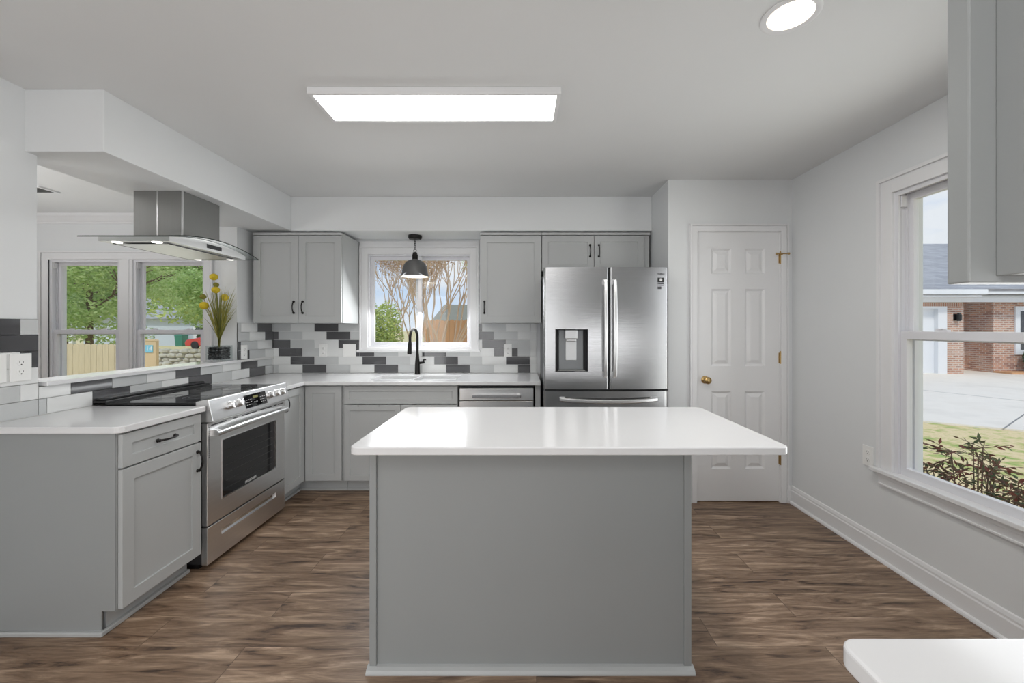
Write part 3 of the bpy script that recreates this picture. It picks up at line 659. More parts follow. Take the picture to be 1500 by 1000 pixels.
# pass-through ledge
struct('trim_5', MB().box(XL - 0.17, XL + 0.030, 2.060, OY1 + 0.004, OZ + 0.001, OZ + 0.023), M_QUARTZ, 'white quartz ledge of the pass-through', bevel=0.003)

# ------------------------------------------------------------------ range
Y0, Y1 = 2.303, 3.062
RX = -1.735
rg = empty('range', (-2.05, (Y0 + Y1) / 2, 0), 'stainless slide-in electric range with black glass cooktop', 'range')
fnRg = facing_px(RX)
mb = MB(); mb.box(-2.34, RX - 0.035, Y0 + 0.004, Y1 - 0.004, 0.03, 0.905); mb.build('body', M_DARK, rg, bevel=0.002)
mb = MB(); mb.box(-2.30, RX - 0.06, Y0 + 0.02, Y1 - 0.02, 0.0, 0.03); mb.build('base', M_BLACK, rg)
mb = MB(); mb.box(-2.362, -1.80, Y0 - 0.004, Y1 + 0.003, 0.917, 0.931); mb.build('cooktop', M_BGLASS, rg, bevel=0.002)
M_BURN = mat('burner_gray', (92, 92, 92), 0.3)
for (bx, by, br) in ((-2.14, Y0 + 0.2, 0.085), (-2.14, Y1 - 0.2, 0.075), (-1.93, Y0 + 0.19, 0.075), (-1.93, Y1 - 0.2, 0.105)):
    for q in (br, br * 0.62): MB().loops([[(bx + (q + e) * math.cos(2 * PI * i / 32), by + (q + e) * math.sin(2 * PI * i / 32), zz_) for i in range(32)] for e, zz_ in ((0, 0.9311), (0, 0.9316), (0.0025, 0.9316), (0.0025, 0.9311))], False, False).build('burner_ring', M_BURN, rg)
mb = MB(); mb.box(-2.364, -2.29, Y0 - 0.004, Y1 + 0.003, 0.917, 0.940); mb.prism(rrect(-2.362, -2.315, Y0 + 0.0, Y1 - 0.0, 0.02), 0.940, 0.953)
mb.build('rear_vent', M_BLACK, rg, bevel=0.003)
# sloped control panel
mb = MB(lambda x, z, y: (x, y, z)); mb.prism([(-1.80, 0.917), (-1.80, 0.934), (-1.742, 0.946), (-1.728, 0.944), (-1.701, 0.827), (-1.705, 0.820), (-1.80, 0.820)], Y0, Y1)
cp = mb.build('control_panel', M_STEELH, rg, bevel=0.0025)
sl = Vector((0.117, 0, 0.027)).normalized(); dn = Vector((0.027, 0, -0.117)).normalized(); top = Vector((-1.728, 0, 0.944))
def on_panel(y, t, n=0.0):
    p = top + dn * t + sl * n; return (p.x, y, p.z)
def fnPanel(u, v, n): return on_panel(u, v, n)
for ky in (2.452, 2.531, 2.846, 2.916, 2.986):
    mb = MB(); mb.lathe([(0.0255, 0), (0.0255, 0.004), (0.021, 0.006), (0.0205, 0.026), (0.017, 0.029)], on_panel(ky, 0.058), tuple(sl), 18)
    mb2 = MB(lambda u, v, n, ky=ky: on_panel(ky + u, 0.058 + v, n)); mb2.box(-0.0045, 0.0045, -0.020, 0.020, 0.022, 0.034)
    kb = mb.build('knob', M_STEELH, cp, smooth=True); mb2.build('grip', M_CHROME, kb, bevel=0.002)
ds = MB(fnPanel).box(2.585, 2.800, 0.022, 0.106, -0.001, 0.0025).build('display', M_BGLASS, cp, bevel=0.001)
MB(fnPanel).box(2.665, 2.715, 0.036, 0.050, 0.0025, 0.003).build('clock_window', M_LCD, ds)
for i in range(3):
    for j in range(3):
        for base in (2.595, 2.735): MB(fnPanel).box(base + j * 0.02, base + j * 0.02 + 0.012, 0.052 + i * 0.016, 0.055 + i * 0.016, 0.0025, 0.0029).build('key_mark', M_TEXTW, ds)
for j in range(2): MB(fnPanel).box(2.668 + j * 0.022, 2.680 + j * 0.022, 0.074, 0.078, 0.0025, 0.0029).build('key_mark', M_TEXTW, ds)
# oven door
od = MB(fnRg); od.mi = 0
od.frame(Y0 + 0.003, Y1 - 0.003, 0.243, 0.812, 0.112, -0.034, 0.0, 0.112, 0.118)
oven = od.build('oven_door', M_STEELH, rg, bevel=0.003)
MB(fnRg).box(Y0 + 0.113, Y1 - 0.113, 0.353, 0.696, -0.030, -0.004).build('oven_window', M_OVENGL, oven)
MB(fnRg).frame(Y0 + 0.112, Y1 - 0.112, 0.352, 0.697, 0.005, -0.004, 0.003).build('window_bezel', M_CHROME, oven)
mb = MB(fnRg)
for k in range(6): mb.tube([(Y0 + 0.15, 0.40 + 0.045 * k, -0.0035), (Y1 - 0.15, 0.40 + 0.045 * k, -0.0035)], 0.0014, 6)
mb.build('oven_rack', mat('rack_gray', (66, 66, 66), 0.4, 0.6), oven)
mb = MB(fnRg)
for a, b in ((0.03, 0.15), (0.21, 0.25), (0.29, 0.43), (0.46, 0.60), (0.62, 0.655), (0.67, 0.735)): mb.box(Y0 + a, Y0 + b, 0.795, 0.801, 0.0, 0.0006)
mb.build('vent_slot', M_BLACK, oven)
pts = []
for i in range(15):
    t = -1 + 2 * i / 14; pts.append(((Y0 + Y1) / 2 + 0.352 * t, 0.752 + 0.008 * (1 - t * t), 0.030 + 0.014 * (1 - t * t)))
mb = MB(fnRg); mb.tube(pts, 0.0165, 12)
for yy in (Y0 + 0.045, Y1 - 0.045): mb.box(yy - 0.014, yy + 0.014, 0.738, 0.772, 0.0, 0.032)
mb.build('handle', M_STEELH, oven, smooth=True)
lettering('lettering', 'FRIGIDAIRE', 0.022, (RX - 0.0035, (Y0 + Y1) / 2, 0.370), (PI / 2, 0, PI / 2), M_TEXTW, oven)
mb = MB(fnRg)
for k in range(16): mb.box(Y0 + 0.012, Y0 + 0.017, 0.62 + 0.011 * k, 0.626 + 0.011 * k, 0.0, 0.0006)
mb.build('side_vent', M_BLACK, oven)
# storage drawer
dr = MB(fnRg); a, b, c0, c1 = Y0 + 0.003, Y1 - 0.003, 0.028, 0.235
dr.frame(a, b, c0, c1, 0.11, -0.034, 0.0, 0.122, 0.055)
dr.loops([[(a + 0.11, c0 + 0.122, -0.02), (b - 0.11, c0 + 0.122, -0.02), (b - 0.11, c1 - 0.055, -0.02), (a + 0.11, c1 - 0.055, -0.02)]], True, False)
drw = dr.build('storage_drawer', M_STEELH, rg, bevel=0.002)
mb = MB(fnRg); mb.box(a + 0.112, b - 0.112, c0 + 0.124, c1 - 0.057, -0.028, -0.012); mb.build('grip_recess', M_CHROME, drw)

# ------------------------------------------------------------------ range hood
HY = 2.69
hd = empty('range_hood', (-2.2, HY, 1.836), 'stainless range hood with curved glass canopy hanging from the soffit', 'hood')
mb = MB(); mb.box(-2.380, -2.078, 2.558, 2.872, 1.88, 2.186); mb.build('chimney', M_STEELD, hd, bevel=0.002)
MB().box(-2.236, -2.230, 2.5565, 2.5585, 1.90, 2.186).build('chimney_seam', M_CHROME, hd); MB().box(-2.084, -2.076, 2.556, 2.564, 1.90, 2.186).build('chimney_seam', M_CHROME, hd)
def hz_(y): return 1.906 - 0.34 * (y - HY) ** 2
def arch_slab(x0, x1, ya, yb, top, bot, n=16):
    loops = []
    for i in range(n + 1):
        y = ya + (yb - ya) * i / n; loops.append([(x0, y, bot(y)), (x1, y, bot(y)), (x1, y, top(y)), (x0, y, top(y))])
    return MB().loops(loops)
gl = arch_slab(-2.44, -1.945, HY - 0.40, HY + 0.40, hz_, lambda y: hz_(y) - 0.006)
gl.m = [1 if len(set(round(gl.v[i][0], 3) for i in f)) == 1 or len(set(round(gl.v[i][1], 3) for i in f)) == 1 else 0 for f in gl.f]
gl.build('glass_canopy', [M_HGLASS, M_HEDGE], hd, smooth=True)
bd = arch_slab(-2.40, -1.995, HY - 0.326, HY + 0.326, lambda y: hz_(y) - 0.007, lambda y: 1.836)
bd.build('body', M_HOOD, hd, bevel=0.001)
mb = MB(); mb.box(-2.36, -2.05, HY - 0.27, HY + 0.27, 1.831, 1.8365); mb.build('filter', M_HOOD, hd, bevel=0.001)
mb = MB()
mb.frame(-2.365, -2.045, HY - 0.275, HY + 0.275, 0.003, 1.830, 1.8365); mb.build('filter_rim', M_BLACK, hd)
for lx in (-2.32, -2.09):
    for ly in (HY - 0.298, HY + 0.298):
        mb = MB(); mb.lathe([(0.024, 0), (0.024, -0.003), (0.004, -0.004)], (lx, ly, 1.8362), (0, 0, 1), 16); mb.build('lamp', M_HLED, hd)
mb = MB(); mb.box(-1.996, -1.9935, HY - 0.045, HY + 0.085, 1.852, 1.878); mb.build('control_strip', M_BLACK, hd)

# ------------------------------------------------------------------ refrigerator
FR = 3.02
F0, F1, FZ = 0.168, 1.079, 1.785
fnF = facing_y(FR)
fr = empty('refrigerator', ((F0 + F1) / 2, 3.4, 0), 'stainless french-door refrigerator with ice dispenser', 'refrigerator')
MB().box(F0 + 0.014, F1 - 0.008, FR + 0.075, 3.90, 0.02, FZ - 0.015).build('body', mat('fridge_side_gray', (92, 93, 95), 0.4, 0.3), fr, bevel=0.004)
for x in (F0 + 0.05, F1 - 0.09):
    for y in (FR + 0.1, 3.8): MB().box(x, x + 0.04, y, y + 0.04, 0, 0.02).build('foot', M_BLACK, fr)
for x in (F0 + 0.03, F1 - 0.10): MB().box(x, x + 0.07, FR + 0.08, FR + 0.2, FZ - 0.0145, FZ - 0.004).build('hinge_cover', M_BLACK, fr, bevel=0.003)
FM = 0.641
def fcurve(u):
    t = (u - (F0 + F1) / 2) / ((F1 - F0) / 2); return -0.022 * abs(t) ** 2.6
def curved_door(u0, u1, z0, z1, hole=None, n=26):
    us = sorted(set([u0 + (u1 - u0) * i / n for i in range(n + 1)] + (list(hole[:2]) if hole else [])))
    zs = sorted(set([z0, z1] + (list(hole[2:]) if hole else [])))
    mb = MB(fnF); back = -0.07
    def er(u):                       # rounded vertical edge
        d = min(u - u0, u1 - u); return fcurve(u) - (0.012 * (1 - d / 0.012) ** 2 if d < 0.012 else 0)
    us = sorted(set(us + [u0 + 0.003, u0 + 0.006, u0 + 0.012, u1 - 0.003, u1 - 0.006, u1 - 0.012]))
    for i in range(len(us) - 1):
        a, b = us[i], us[i + 1]
        for j in range(len(zs) - 1):
            c, d = zs[j], zs[j + 1]
            if hole and a >= hole[0] - 1e-6 and b <= hole[1] + 1e-6 and c >= hole[2] - 1e-6 and d <= hole[3] + 1e-6: continue
            mb.add([(a, c, er(a)), (b, c, er(b)), (b, d, er(b)), (a, d, er(a))], [(0, 1, 2, 3)])
        mb.add([(a, z0, er(a)), (b, z0, er(b)), (b, z0, back), (a, z0, back)], [(0, 1, 2, 3)]); mb.add([(a, z1, er(a)), (b, z1, er(b)), (b, z1, back), (a, z1, back)], [(0, 1, 2, 3)])
    mb.add([(u0, z0, back), (u1, z0, back), (u1, z1, back), (u0, z1, back)], [(0, 1, 2, 3)])
    mb.add([(u0, z0, er(u0)), (u0, z0, back), (u0, z1, back), (u0, z1, er(u0))], [(0, 1, 2, 3)]); mb.add([(u1, z0, er(u1)), (u1, z0, back), (u1, z1, back), (u1, z1, er(u1))], [(0, 1, 2, 3)])
    return mb
HO = (0.2525, 0.487, 1.028, 1.335)
dl = curved_door(F0, FM - 0.003, 0.900, FZ, HO).build('door', M_STEEL, fr, smooth=True)
drr = curved_door(FM + 0.003, F1, 0.900, FZ).build('door', M_STEEL, fr, smooth=True)
fz = curved_door(F0, F1, 0.07, 0.884).build('freezer_drawer', M_STEEL, fr, smooth=True)
MB(fnF).box(F0 + 0.01, F1 - 0.01, 0.06, FZ - 0.01, -0.074, -0.068).build('gasket', M_BLACK, fr)
# dispenser
h0, h1, q0, q1 = HO; bk = -0.062
mb = MB(fnF); mb.mi = 0
L_ = lambda n, k=0: [(h0 + k, q0 + k, n), (h1 - k, q0 + k, n), (h1 - k, q1 - k, n), (h0 + k, q1 - k, n)]
mb.loops([L_(-0.004, -0.002), L_(-0.003, 0.004), L_(bk + 0.004, 0.004), L_(bk - 0.004, -0.002)], False, True)
dp = mb.build('dispenser', M_DARK, dl)
MB(fnF).box(h0 + 0.026, h1 - 0.026, q0 + 0.008, q1 - 0.006, bk - 0.002, bk + 0.008).build('back_plate', M_DISP, dp, bevel=0.003)
mb = MB(fnF); mb.box(h0 + 0.070, h1 - 0.074, q1 - 0.072, q1 - 0.004, bk + 0.01, -0.012); mb.box(h0 + 0.078, h1 - 0.082, q1 - 0.090, q1 - 0.072, bk + 0.01, -0.022); mb.build('spout_housing', M_DISP2, dp, bevel=0.006)
MB(fnF).box(h0 + 0.076, h1 - 0.078, q0 + 0.078, q1 - 0.076, bk + 0.008, bk + 0.018).build('paddle', M_DISP2, dp, bevel=0.002)
MB(fnF).box(h0 + 0.02, h1 - 0.02, q0 + 0.004, q0 + 0.010, bk + 0.008, -0.010).build('drip_tray', M_STEELD, dp, bevel=0.001)
# handles
def bar(name, pts, w, t, parent, vertical=True):
    mb = MB(fnF); lo = []
    for (u, v, n) in pts: lo.append([(u - w, v, n), (u + w, v, n), (u + w * 0.7, v, n + t), (u - w * 0.7, v, n + t)] if vertical else [(u, v - w, n), (u, v + w, n), (u, v + w * 0.7, n + t), (u, v - w * 0.7, n + t)])
    mb.loops(lo); return mb
for uc, dd in ((FM - 0.0325, dl), (FM + 0.036, drr)):
    pts = []
    for i in range(17):
        t = -1 + 2 * i / 16; pts.append((uc, 1.342 + 0.348 * t, 0.022 + 0.024 * (1 - t * t)))
    mb = bar('handle', pts, 0.015, 0.014, dd)
    for vz in (1.342 - 0.335, 1.342 + 0.335): mb.box(uc - 0.012, uc + 0.012, vz - 0.02, vz + 0.02, -0.006, 0.024)
    mb.build('handle', M_STEELH, dd, bevel=0.003)
pts = []
for i in range(17):
    t = -1 + 2 * i / 16; pts.append(((F0 + F1) / 2 + 0.012 + 0.352 * t, 0.828 - 0.012 * (1 - t * t), 0.010 + 0.034 * (1 - t * t)))
mb = bar('handle', pts, 0.015, 0.014, fz, False)
for uu in (-0.335, 0.335): mb.box((F0 + F1) / 2 + 0.012 + uu - 0.02, (F0 + F1) / 2 + 0.012 + uu + 0.02, 0.815, 0.841, -0.02, 0.014)
mb.build('handle', M_STEELH, fz, bevel=0.003)
ux = (966.5 - 763) / 202.5
lettering('lettering', 'SAMSUNG', 0.019, (ux, FR - fcurve(ux) - 0.0012, 1.737), (PI / 2, 0, -0.03), M_TEXTD, drr)
def sticker(px0, px1, py0, py1, name, m, off=0.0015):
    a, b = (px0 - 763) / 202.5, (px1 - 763) / 202.5; c, d = 1.342 - (py1 - 480.5) / 202.5, 1.342 - (py0 - 480.5) / 202.5
    mb = MB(fnF); mb.loops([[(a, c, fcurve(a) + off), (b, c, fcurve(b) + off), (b, d, fcurve(b) + off), (a, d, fcurve(a) + off)], [(a, c, fcurve(a) + off + 0.0006), (b, c, fcurve(b) + off + 0.0006), (b, d, fcurve(b) + off + 0.0006), (a, d, fcurve(a) + off + 0.0006)]])
    return mb
sk = sticker(964.8, 974.2, 406, 413, '', M_BLACK).build('sticker', M_BLACK, drr); sk['label'] = 'small black sticker with pale round emblem'
un = (969.3 - 763) / 202.5
mb = MB(fnF); mb.lathe([(0.011, 0), (0.011, 0.0006)], (un, 1.342 - (409.2 - 480.5) / 202.5, fcurve(un) + 0.0022), (0, 0, 1), 18); mb.build('emblem', M_TEXTW, sk)
mb = sticker(964.8, 974.2, 414.2, 415.6, '', M_TEXTD); q = sticker(965, 974, 416.6, 417.8, '', M_TEXTD); mb.add(q.v and [], []); 
k = len(mb.v); mb.v += q.v; mb.f += [[k + i for i in f_] for f_ in q.f]; mb.m += q.m
q = sticker(964.8, 970.2, 419.2, 422.8, '', M_TEXTD); k = len(mb.v); mb.v += q.v; mb.f += [[k + i for i in f_] for f_ in q.f]; mb.m += q.m
mb.build('sticker_text', M_TEXTD, drr)

# ------------------------------------------------------------------ island
IX0, IX1, IYF, IYB = -0.592, 0.667, 1.627, 2.235
il = empty('kitchen_island', (0.04, 1.93, 0), 'gray panelled kitchen island in the middle of the floor', 'island')
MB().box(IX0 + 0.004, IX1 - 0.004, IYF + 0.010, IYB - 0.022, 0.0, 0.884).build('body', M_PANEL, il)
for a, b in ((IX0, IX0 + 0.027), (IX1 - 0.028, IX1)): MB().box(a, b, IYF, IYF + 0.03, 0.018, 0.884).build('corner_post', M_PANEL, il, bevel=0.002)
mb = MB(lambda n, v, u: (u, IYF + 0.010 - n, v)); mb.prism([(0, 0), (0.030, 0), (0.030, 0.006), (0.024, 0.016), (0.012, 0.022), (0, 0.024)], IX0 - 0.008, IX1 + 0.008); mb.build('base_moulding', M_CAB, il)
mb = MB(lambda n, v, u: (IX1 - 0.004 + n, u, v)); mb.prism([(0, 0), (0.016, 0), (0.016, 0.006), (0.008, 0.018), (0, 0.022)], IYF, IYB - 0.06); mb.build('base_moulding', M_CAB, il)
fnIB = lambda u, v, n: (u, IYB + n, v)
for a, b in ((IX0 + 0.006, 0.035), (0.039, IX1 - 0.006)):
    d = MB(fnIB).shaker(a, b, 0.726, 0.874, 0.045, -0.02, 0.0).build('drawer_front', M_CAB, il, bevel=0.0015)
    pull('drawer_pull', fnIB, (a + b) / 2, 0.80, 0.0, 0.1, False, d)
    d = MB(fnIB).shaker(a, b, 0.107, 0.718, 0.058, -0.02, 0.0).build('door', M_CAB, il, bevel=0.0015)
    pull('door_pull', fnIB, b - 0.035 if a < 0 else a + 0.035, 0.62, 0.0, 0.1, True, d)
mb = MB(); mb.prism(rrect(-0.6206, 0.972, 1.496, 2.262, 0.032, 8), 0.8845, 0.9145)
tag(mb.build('countertop', M_QUARTZ, None, bevel=0.005, seg=3), 'white quartz island top overhanging on the door side', 'countertop')

# ------------------------------------------------------------------ near right: peninsula counter, base and wall cabinet
nc = empty('base_cabinet', (1.3, 0.3, 0), 'gray base cabinet under the white counter at the lower frame corner', 'cabinet')
MB().box(0.466, XR - 0.035, -0.02, 0.530, 0.105, 0.884).build('carcass', M_CAB, nc, bevel=0.001)
MB().box(0.466, XR - 0.035, -0.02, 0.46, 0.0, 0.105).build('toe_kick', M_CAB, nc)
fnN = lambda u, v, n: (u, 0.552 + n, v)
for a, b in ((0.470, 0.995), (0.999, 1.52), (1.524, 2.05)):
    d = MB(fnN).shaker(a, b, 0.107, 0.718, 0.058, -0.02, 0.0).build('door', M_CAB, nc, bevel=0.0015)
    d = MB(fnN).shaker(a, b, 0.726, 0.874, 0.048, -0.02, 0.0).build('drawer_front', M_CAB, nc, bevel=0.0015)
mb = MB(); mb.prism(rrect(0.434, XR - 0.002, -0.05, 0.577, [0.0, 0.0, 0.0, 0.025], 8), 0.8845, 0.9145)
tag(mb.build('countertop', M_QUARTZ, None, bevel=0.005, seg=3), 'white quartz counter corner in front of the tall window', 'countertop')
wc = empty('wall_cabinet', (1.2, 0.25, UZ0), 'gray wall cabinet hanging close to the camera in front of the tall window', 'cabinet')
MB().box(0.456, XR - 0.002, 0.08, 0.400, UZ0 + 0.006, 2.165).build('carcass', M_PANEL, wc, bevel=0.001)  # darker gray on carcass and frame paints in the weaker light here
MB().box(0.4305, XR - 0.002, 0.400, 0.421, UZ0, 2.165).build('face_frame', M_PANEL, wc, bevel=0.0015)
fnN2 = lambda u, v, n: (u, 0.421 + n, v)
for a, b in ((0.470, 0.995), (0.999, 1.52), (1.524, 2.05)): MB(fnN2).shaker(a, b, UZ0 + 0.012, 2.15, 0.058, 0.0, 0.02).build('door', M_CAB, wc, bevel=0.0015)
tag(MB().box(0.43, XR - 0.002, 0.08, 0.42, 2.165, ZC).build('beam_soffit_right', M_WALL, None), 'soffit above the near wall cabinet', 'beam', kind='structure')

# ------------------------------------------------------------------ lights in the room
cl = empty('ceiling_light', (-0.41, 2.11, 2.455), 'long white rectangular ceiling light panel, lit', 'light')
mb = MB(); mb.frame(-1.015, 0.191, 1.971, 2.252, 0.020, 2.453, ZC); mb.build('frame', M_TRIM, cl, bevel=0.002)
MB().box(-0.997, 0.173, 1.989, 2.234, 2.459, 2.468).build('diffuser', M_LED, cl)
rl = empty('recessed_light', (0.985, 1.521, ZC), 'round recessed ceiling light glowing warm white', 'light')
mb = MB(); mb.lathe([(0.098, 0), (0.098, -0.004), (0.090, -0.007), (0.076, -0.003), (0.076, -0.001)], (0.985, 1.521, ZC), (0, 0, 1), 40, False, False); mb.build('trim_ring', M_TRIM, rl, smooth=True)
mb = MB(); mb.lathe([(0.0765, 0), (0.0765, -0.003), (0.03, -0.004)], (0.985, 1.521, ZC + 0.0005), (0, 0, 1), 40); mb.build('diffuser', M_CAN, rl)
# pendant
px, py, zt = -0.966, 3.800, 2.187
pd = empty('pendant_light', (px, py, 1.812), 'charcoal dome pendant lamp hanging over the sink', 'light')
mb = MB(); mb.lathe([(0.062, 0), (0.062, -0.022), (0.052, -0.036), (0.012, -0.040)], (px, py, zt), (0, 0, 1), 24); mb.build('canopy', M_BRONZE, pd, smooth=True)
mb = MB(); z = zt - 0.038
for i in range(5):
    h = 0.021; c_ = z - h * 0.80 * (i + 0.5); flip = i % 2
    mb.tube([(px + (0.0065 * math.cos(a) if flip else 0), py + (0 if flip else 0.0065 * math.cos(a)), c_ + 0.0125 * math.sin(a)) for a in [2 * PI * j / 12 for j in range(12)]], 0.0021, 6, True)
mb.tube([(px + 0.013 * math.cos(a), py, 2.048 + 0.013 * math.sin(a)) for a in [2 * PI * j / 16 for j in range(16)]], 0.0026, 6, True)
mb.tube([(px, py, z - 0.08), (px, py, 2.058)], 0.0026, 6)
mb.build('chain', M_BRONZE, pd, smooth=True)
mb = MB(); mb.lathe([(0.010, 2.036), (0.021, 2.030), (0.021, 2.018), (0.026, 2.012), (0.026, 1.972), (0.030, 1.966)], (px, py, 0), (0, 0, 1), 20); mb.build('socket', M_BRONZE, pd, smooth=True)
prof = [(0.030, 1.968), (0.055, 1.960), (0.078, 1.945), (0.096, 1.922), (0.108, 1.893), (0.1145, 1.862), (0.117, 1.838), (0.123, 1.820), (0.1235, 1.814), (0.120, 1.812)]
mb = MB(); mb.lathe(prof, (px, py, 0), (0, 0, 1), 40, False, False); mb.mi = 1; mb.lathe([(0.120, 1.812), (0.113, 1.840), (0.110, 1.862), (0.103, 1.893), (0.091, 1.918), (0.073, 1.938), (0.05, 1.954), (0.028, 1.961)], (px, py, 0), (0, 0, 1), 40, False, True)
mb.build('shade', [M_SHADE, M_SHADEIN], pd, smooth=True, fix=False)
mb = MB(); mb.ball((px, py, 1.858), (0.034, 0.034, 0.036), 16, 10); mb.lathe([(0.014, 1.89), (0.014, 1.955)], (px, py, 0), (0, 0, 1), 12); mb.build('bulb', M_BULB, pd, smooth=True)

# dining ceiling register
vt = empty('ceiling_vent', (-4.07, 3.42, ZC), 'white metal register on the dining room ceiling', 'vent')
mb = MB(); mb.frame(-4.25, -3.87, 3.34, 3.50, 0.02, ZC - 0.012, ZC); mb.build('frame', M_TRIM, vt)
mb = MB(); 
for k in range(7): mb.box(-4.23, -3.89, 3.366 + 0.018 * k, 3.370 + 0.018 * k, ZC - 0.011, ZC - 0.001)
mb.build('louver', M_STEELD, vt)

# ------------------------------------------------------------------ outlets and switches
def outlet(fn, u, v, label, w=0.076, h=0.120, kind='duplex', base=0.008):
    o = MB(fn).box(u - w / 2, u + w / 2, v - h / 2, v + h / 2, base, base + 0.006).build({'duplex': 'outlet_plate', 'switch': 'switch_plate', 'blank': 'wall_plate'}[kind], M_PLATE, None, bevel=0.002)
    tag(o, label, {'duplex': 'outlet', 'switch': 'switch', 'blank': 'plate'}[kind])
    t = base + 0.006
    if kind == 'duplex':
        for dv in (-0.022, 0.022):
            rc = MB(fn); rc.lathe([(0.0165, 0), (0.0155, 0.0016)], (u, v + dv, t), (0, 0, 1), 18); rc = rc.build('receptacle', M_PLATE, o)
            mb = MB(fn); mb.box(u - 0.008, u - 0.0055, v + dv - 0.001, v + dv + 0.008, t + 0.0016, t + 0.002); mb.box(u + 0.0055, u + 0.008, v + dv - 0.001, v + dv + 0.008, t + 0.0016, t + 0.002); mb.lathe([(0.003, 0), (0.003, 0.0004)], (u, v + dv - 0.008, t + 0.0016), (0, 0, 1), 8); mb.build('slot', M_SLOT, rc)
    elif kind == 'switch':
        n = 2 if w > 0.1 else 1
        for i in range(n):
            uu = u + (i - (n - 1) / 2) * 0.046; mb = MB(fn); mb.box(uu - 0.016, uu + 0.016, v - 0.033, v + 0.033, t, t + 0.003); mb.build('rocker', M_PLATE, o, bevel=0.001)
    return o
fnTB = fnB
Z = lambda py, p: 1.342 - (py - 480.5) / p
outlet(fnB, (473 - 763) / 153.6, Z(513, 153.6), 'white duplex outlet on the tiles below the two-door upper cabinet')
outlet(fnB, (511.5 - 763) / 153.6, Z(513, 153.6), 'wide plain white wall plate on the tiles beside the window', w=0.124, kind='blank')
outlet(fnB, (744 - 763) / 153.6, Z(513, 153.6), 'white duplex outlet on the tiles between window and refrigerator')
outlet(fnLW, 1.966, 1.157, 'white duplex outlet on the tiles near the pass-through edge', w=0.086, h=0.13)
outlet(fnLW, 1.868, 1.157, 'plain white plate on the tiles cut off by the frame edge', w=0.086, h=0.13, kind='blank')
outlet(fnLW, 3.555, 1.139, 'white duplex outlet on the short tiled wall by the flower vase', w=0.08, h=0.12)
outlet(fnR, 610 * 2.09 / (1272.5 - 763), 1.342 - (667.5 - 480.5) / (610 / (610 * 2.09 / 509.5)), 'white duplex outlet low on the wall beside the tall window', base=0.0005)

# ------------------------------------------------------------------ vase with flowers
vx, vy, vz = -2.430, 3.355, OZ + 0.0232
va = MB(); vw, vh, vt_ = 0.065, 0.125, 0.004
va.loops([[(vx + sx * (vw - k), vy + sy * (vw - k), z) for sx, sy in ((-1, -1), (1, -1), (1, 1), (-1, 1))] for k, z in ((0, vz), (0, vz + vh), (vt_, vz + vh), (vt_, vz + 0.014))])
va = tag(va.build('vase', M_VGLASS, None), 'square clear glass vase of dark pebbles on the ledge', 'vase')
RP = random.Random(3); protos = []
for i in range(4):
    mb = MB(); mb.ball((0, 0, 0), (0.016 + 0.003 * RP.random(), 0.013 + 0.003 * RP.random(), 0.011), 9, 6, 0.07); o = mb.build('pebble', M_PEBBLE, None, smooth=True, origin=(0, 0, 0)); protos.append(o)
cnt = 0
for lay in range(5):
    for i in range(4):
        for j in range(4):
            if 0 < i < 3 and 0 < j < 3: continue
            o = protos[cnt] if cnt < 4 else protos[cnt % 4].copy()
            if cnt >= 4: COL.objects.link(o)
            o.location = (vx - 0.0435 + 0.029 * i + RP.uniform(-0.002, 0.002), vy - 0.0435 + 0.029 * j + RP.uniform(-0.002, 0.002), vz + 0.026 + 0.0195 * lay)
            o.rotation_euler = (RP.uniform(-0.5, 0.5), RP.uniform(-0.5, 0.5), RP.uniform(0, 6))
            tag(o, 'glossy black pebble inside the square glass vase', 'pebble', 'pebbles in the glass vase'); cnt += 1
fl = empty('flower_arrangement', (vx, vy, vz + 0.03), 'yellow ball flowers and grass blades standing in the glass vase', 'flowers')
def at_vase(pxx, pyy, dy=0.0):
    p = 610.0 / (vy + dy); return Vector(((pxx - 763) / p, vy + dy, 1.342 - (pyy - 480.5) / p))
base = Vector((vx, vy, vz + 0.03)); neck = at_vase(321, 497)
mb = MB(); RB = random.Random(11)
for i in range(120):
    a = RB.uniform(-1, 1); tipx = 322 + 25 * a + RB.uniform(-3, 3); tipy = 418 + 45 * RB.random() ** 1.4 + 10 * abs(a) * RB.random()
    tip = at_vase(tipx, tipy, RB.uniform(-0.11, 0.11)); mid = neck.lerp(tip, 0.55) + Vector((RB.uniform(-.008, .008) - 0.012 * a, RB.uniform(-.01, .01), 0.015))
    s = Vector((RB.uniform(-1, 1), RB.uniform(-1, 1), 0)).normalized() * RB.uniform(0.0016, 0.0034)
    P = [base.lerp(neck, 0.1), neck + s * 2, mid, tip]
    pts = []; 
    for q, wd in ((P[0], 0.6), (P[1], 0.8), (mid, 1.0), (mid.lerp(tip, 0.5) + Vector((0, 0, 0.006)), 0.7), (tip, 0.1)): pts += [tuple(q - s * wd), tuple(q + s * wd)]
    mb.add(pts, [(2 * k, 2 * k + 1, 2 * k + 3, 2 * k + 2) for k in range(4)])
mb.build('grass_blades', M_GRASSB, fl, fix=False)
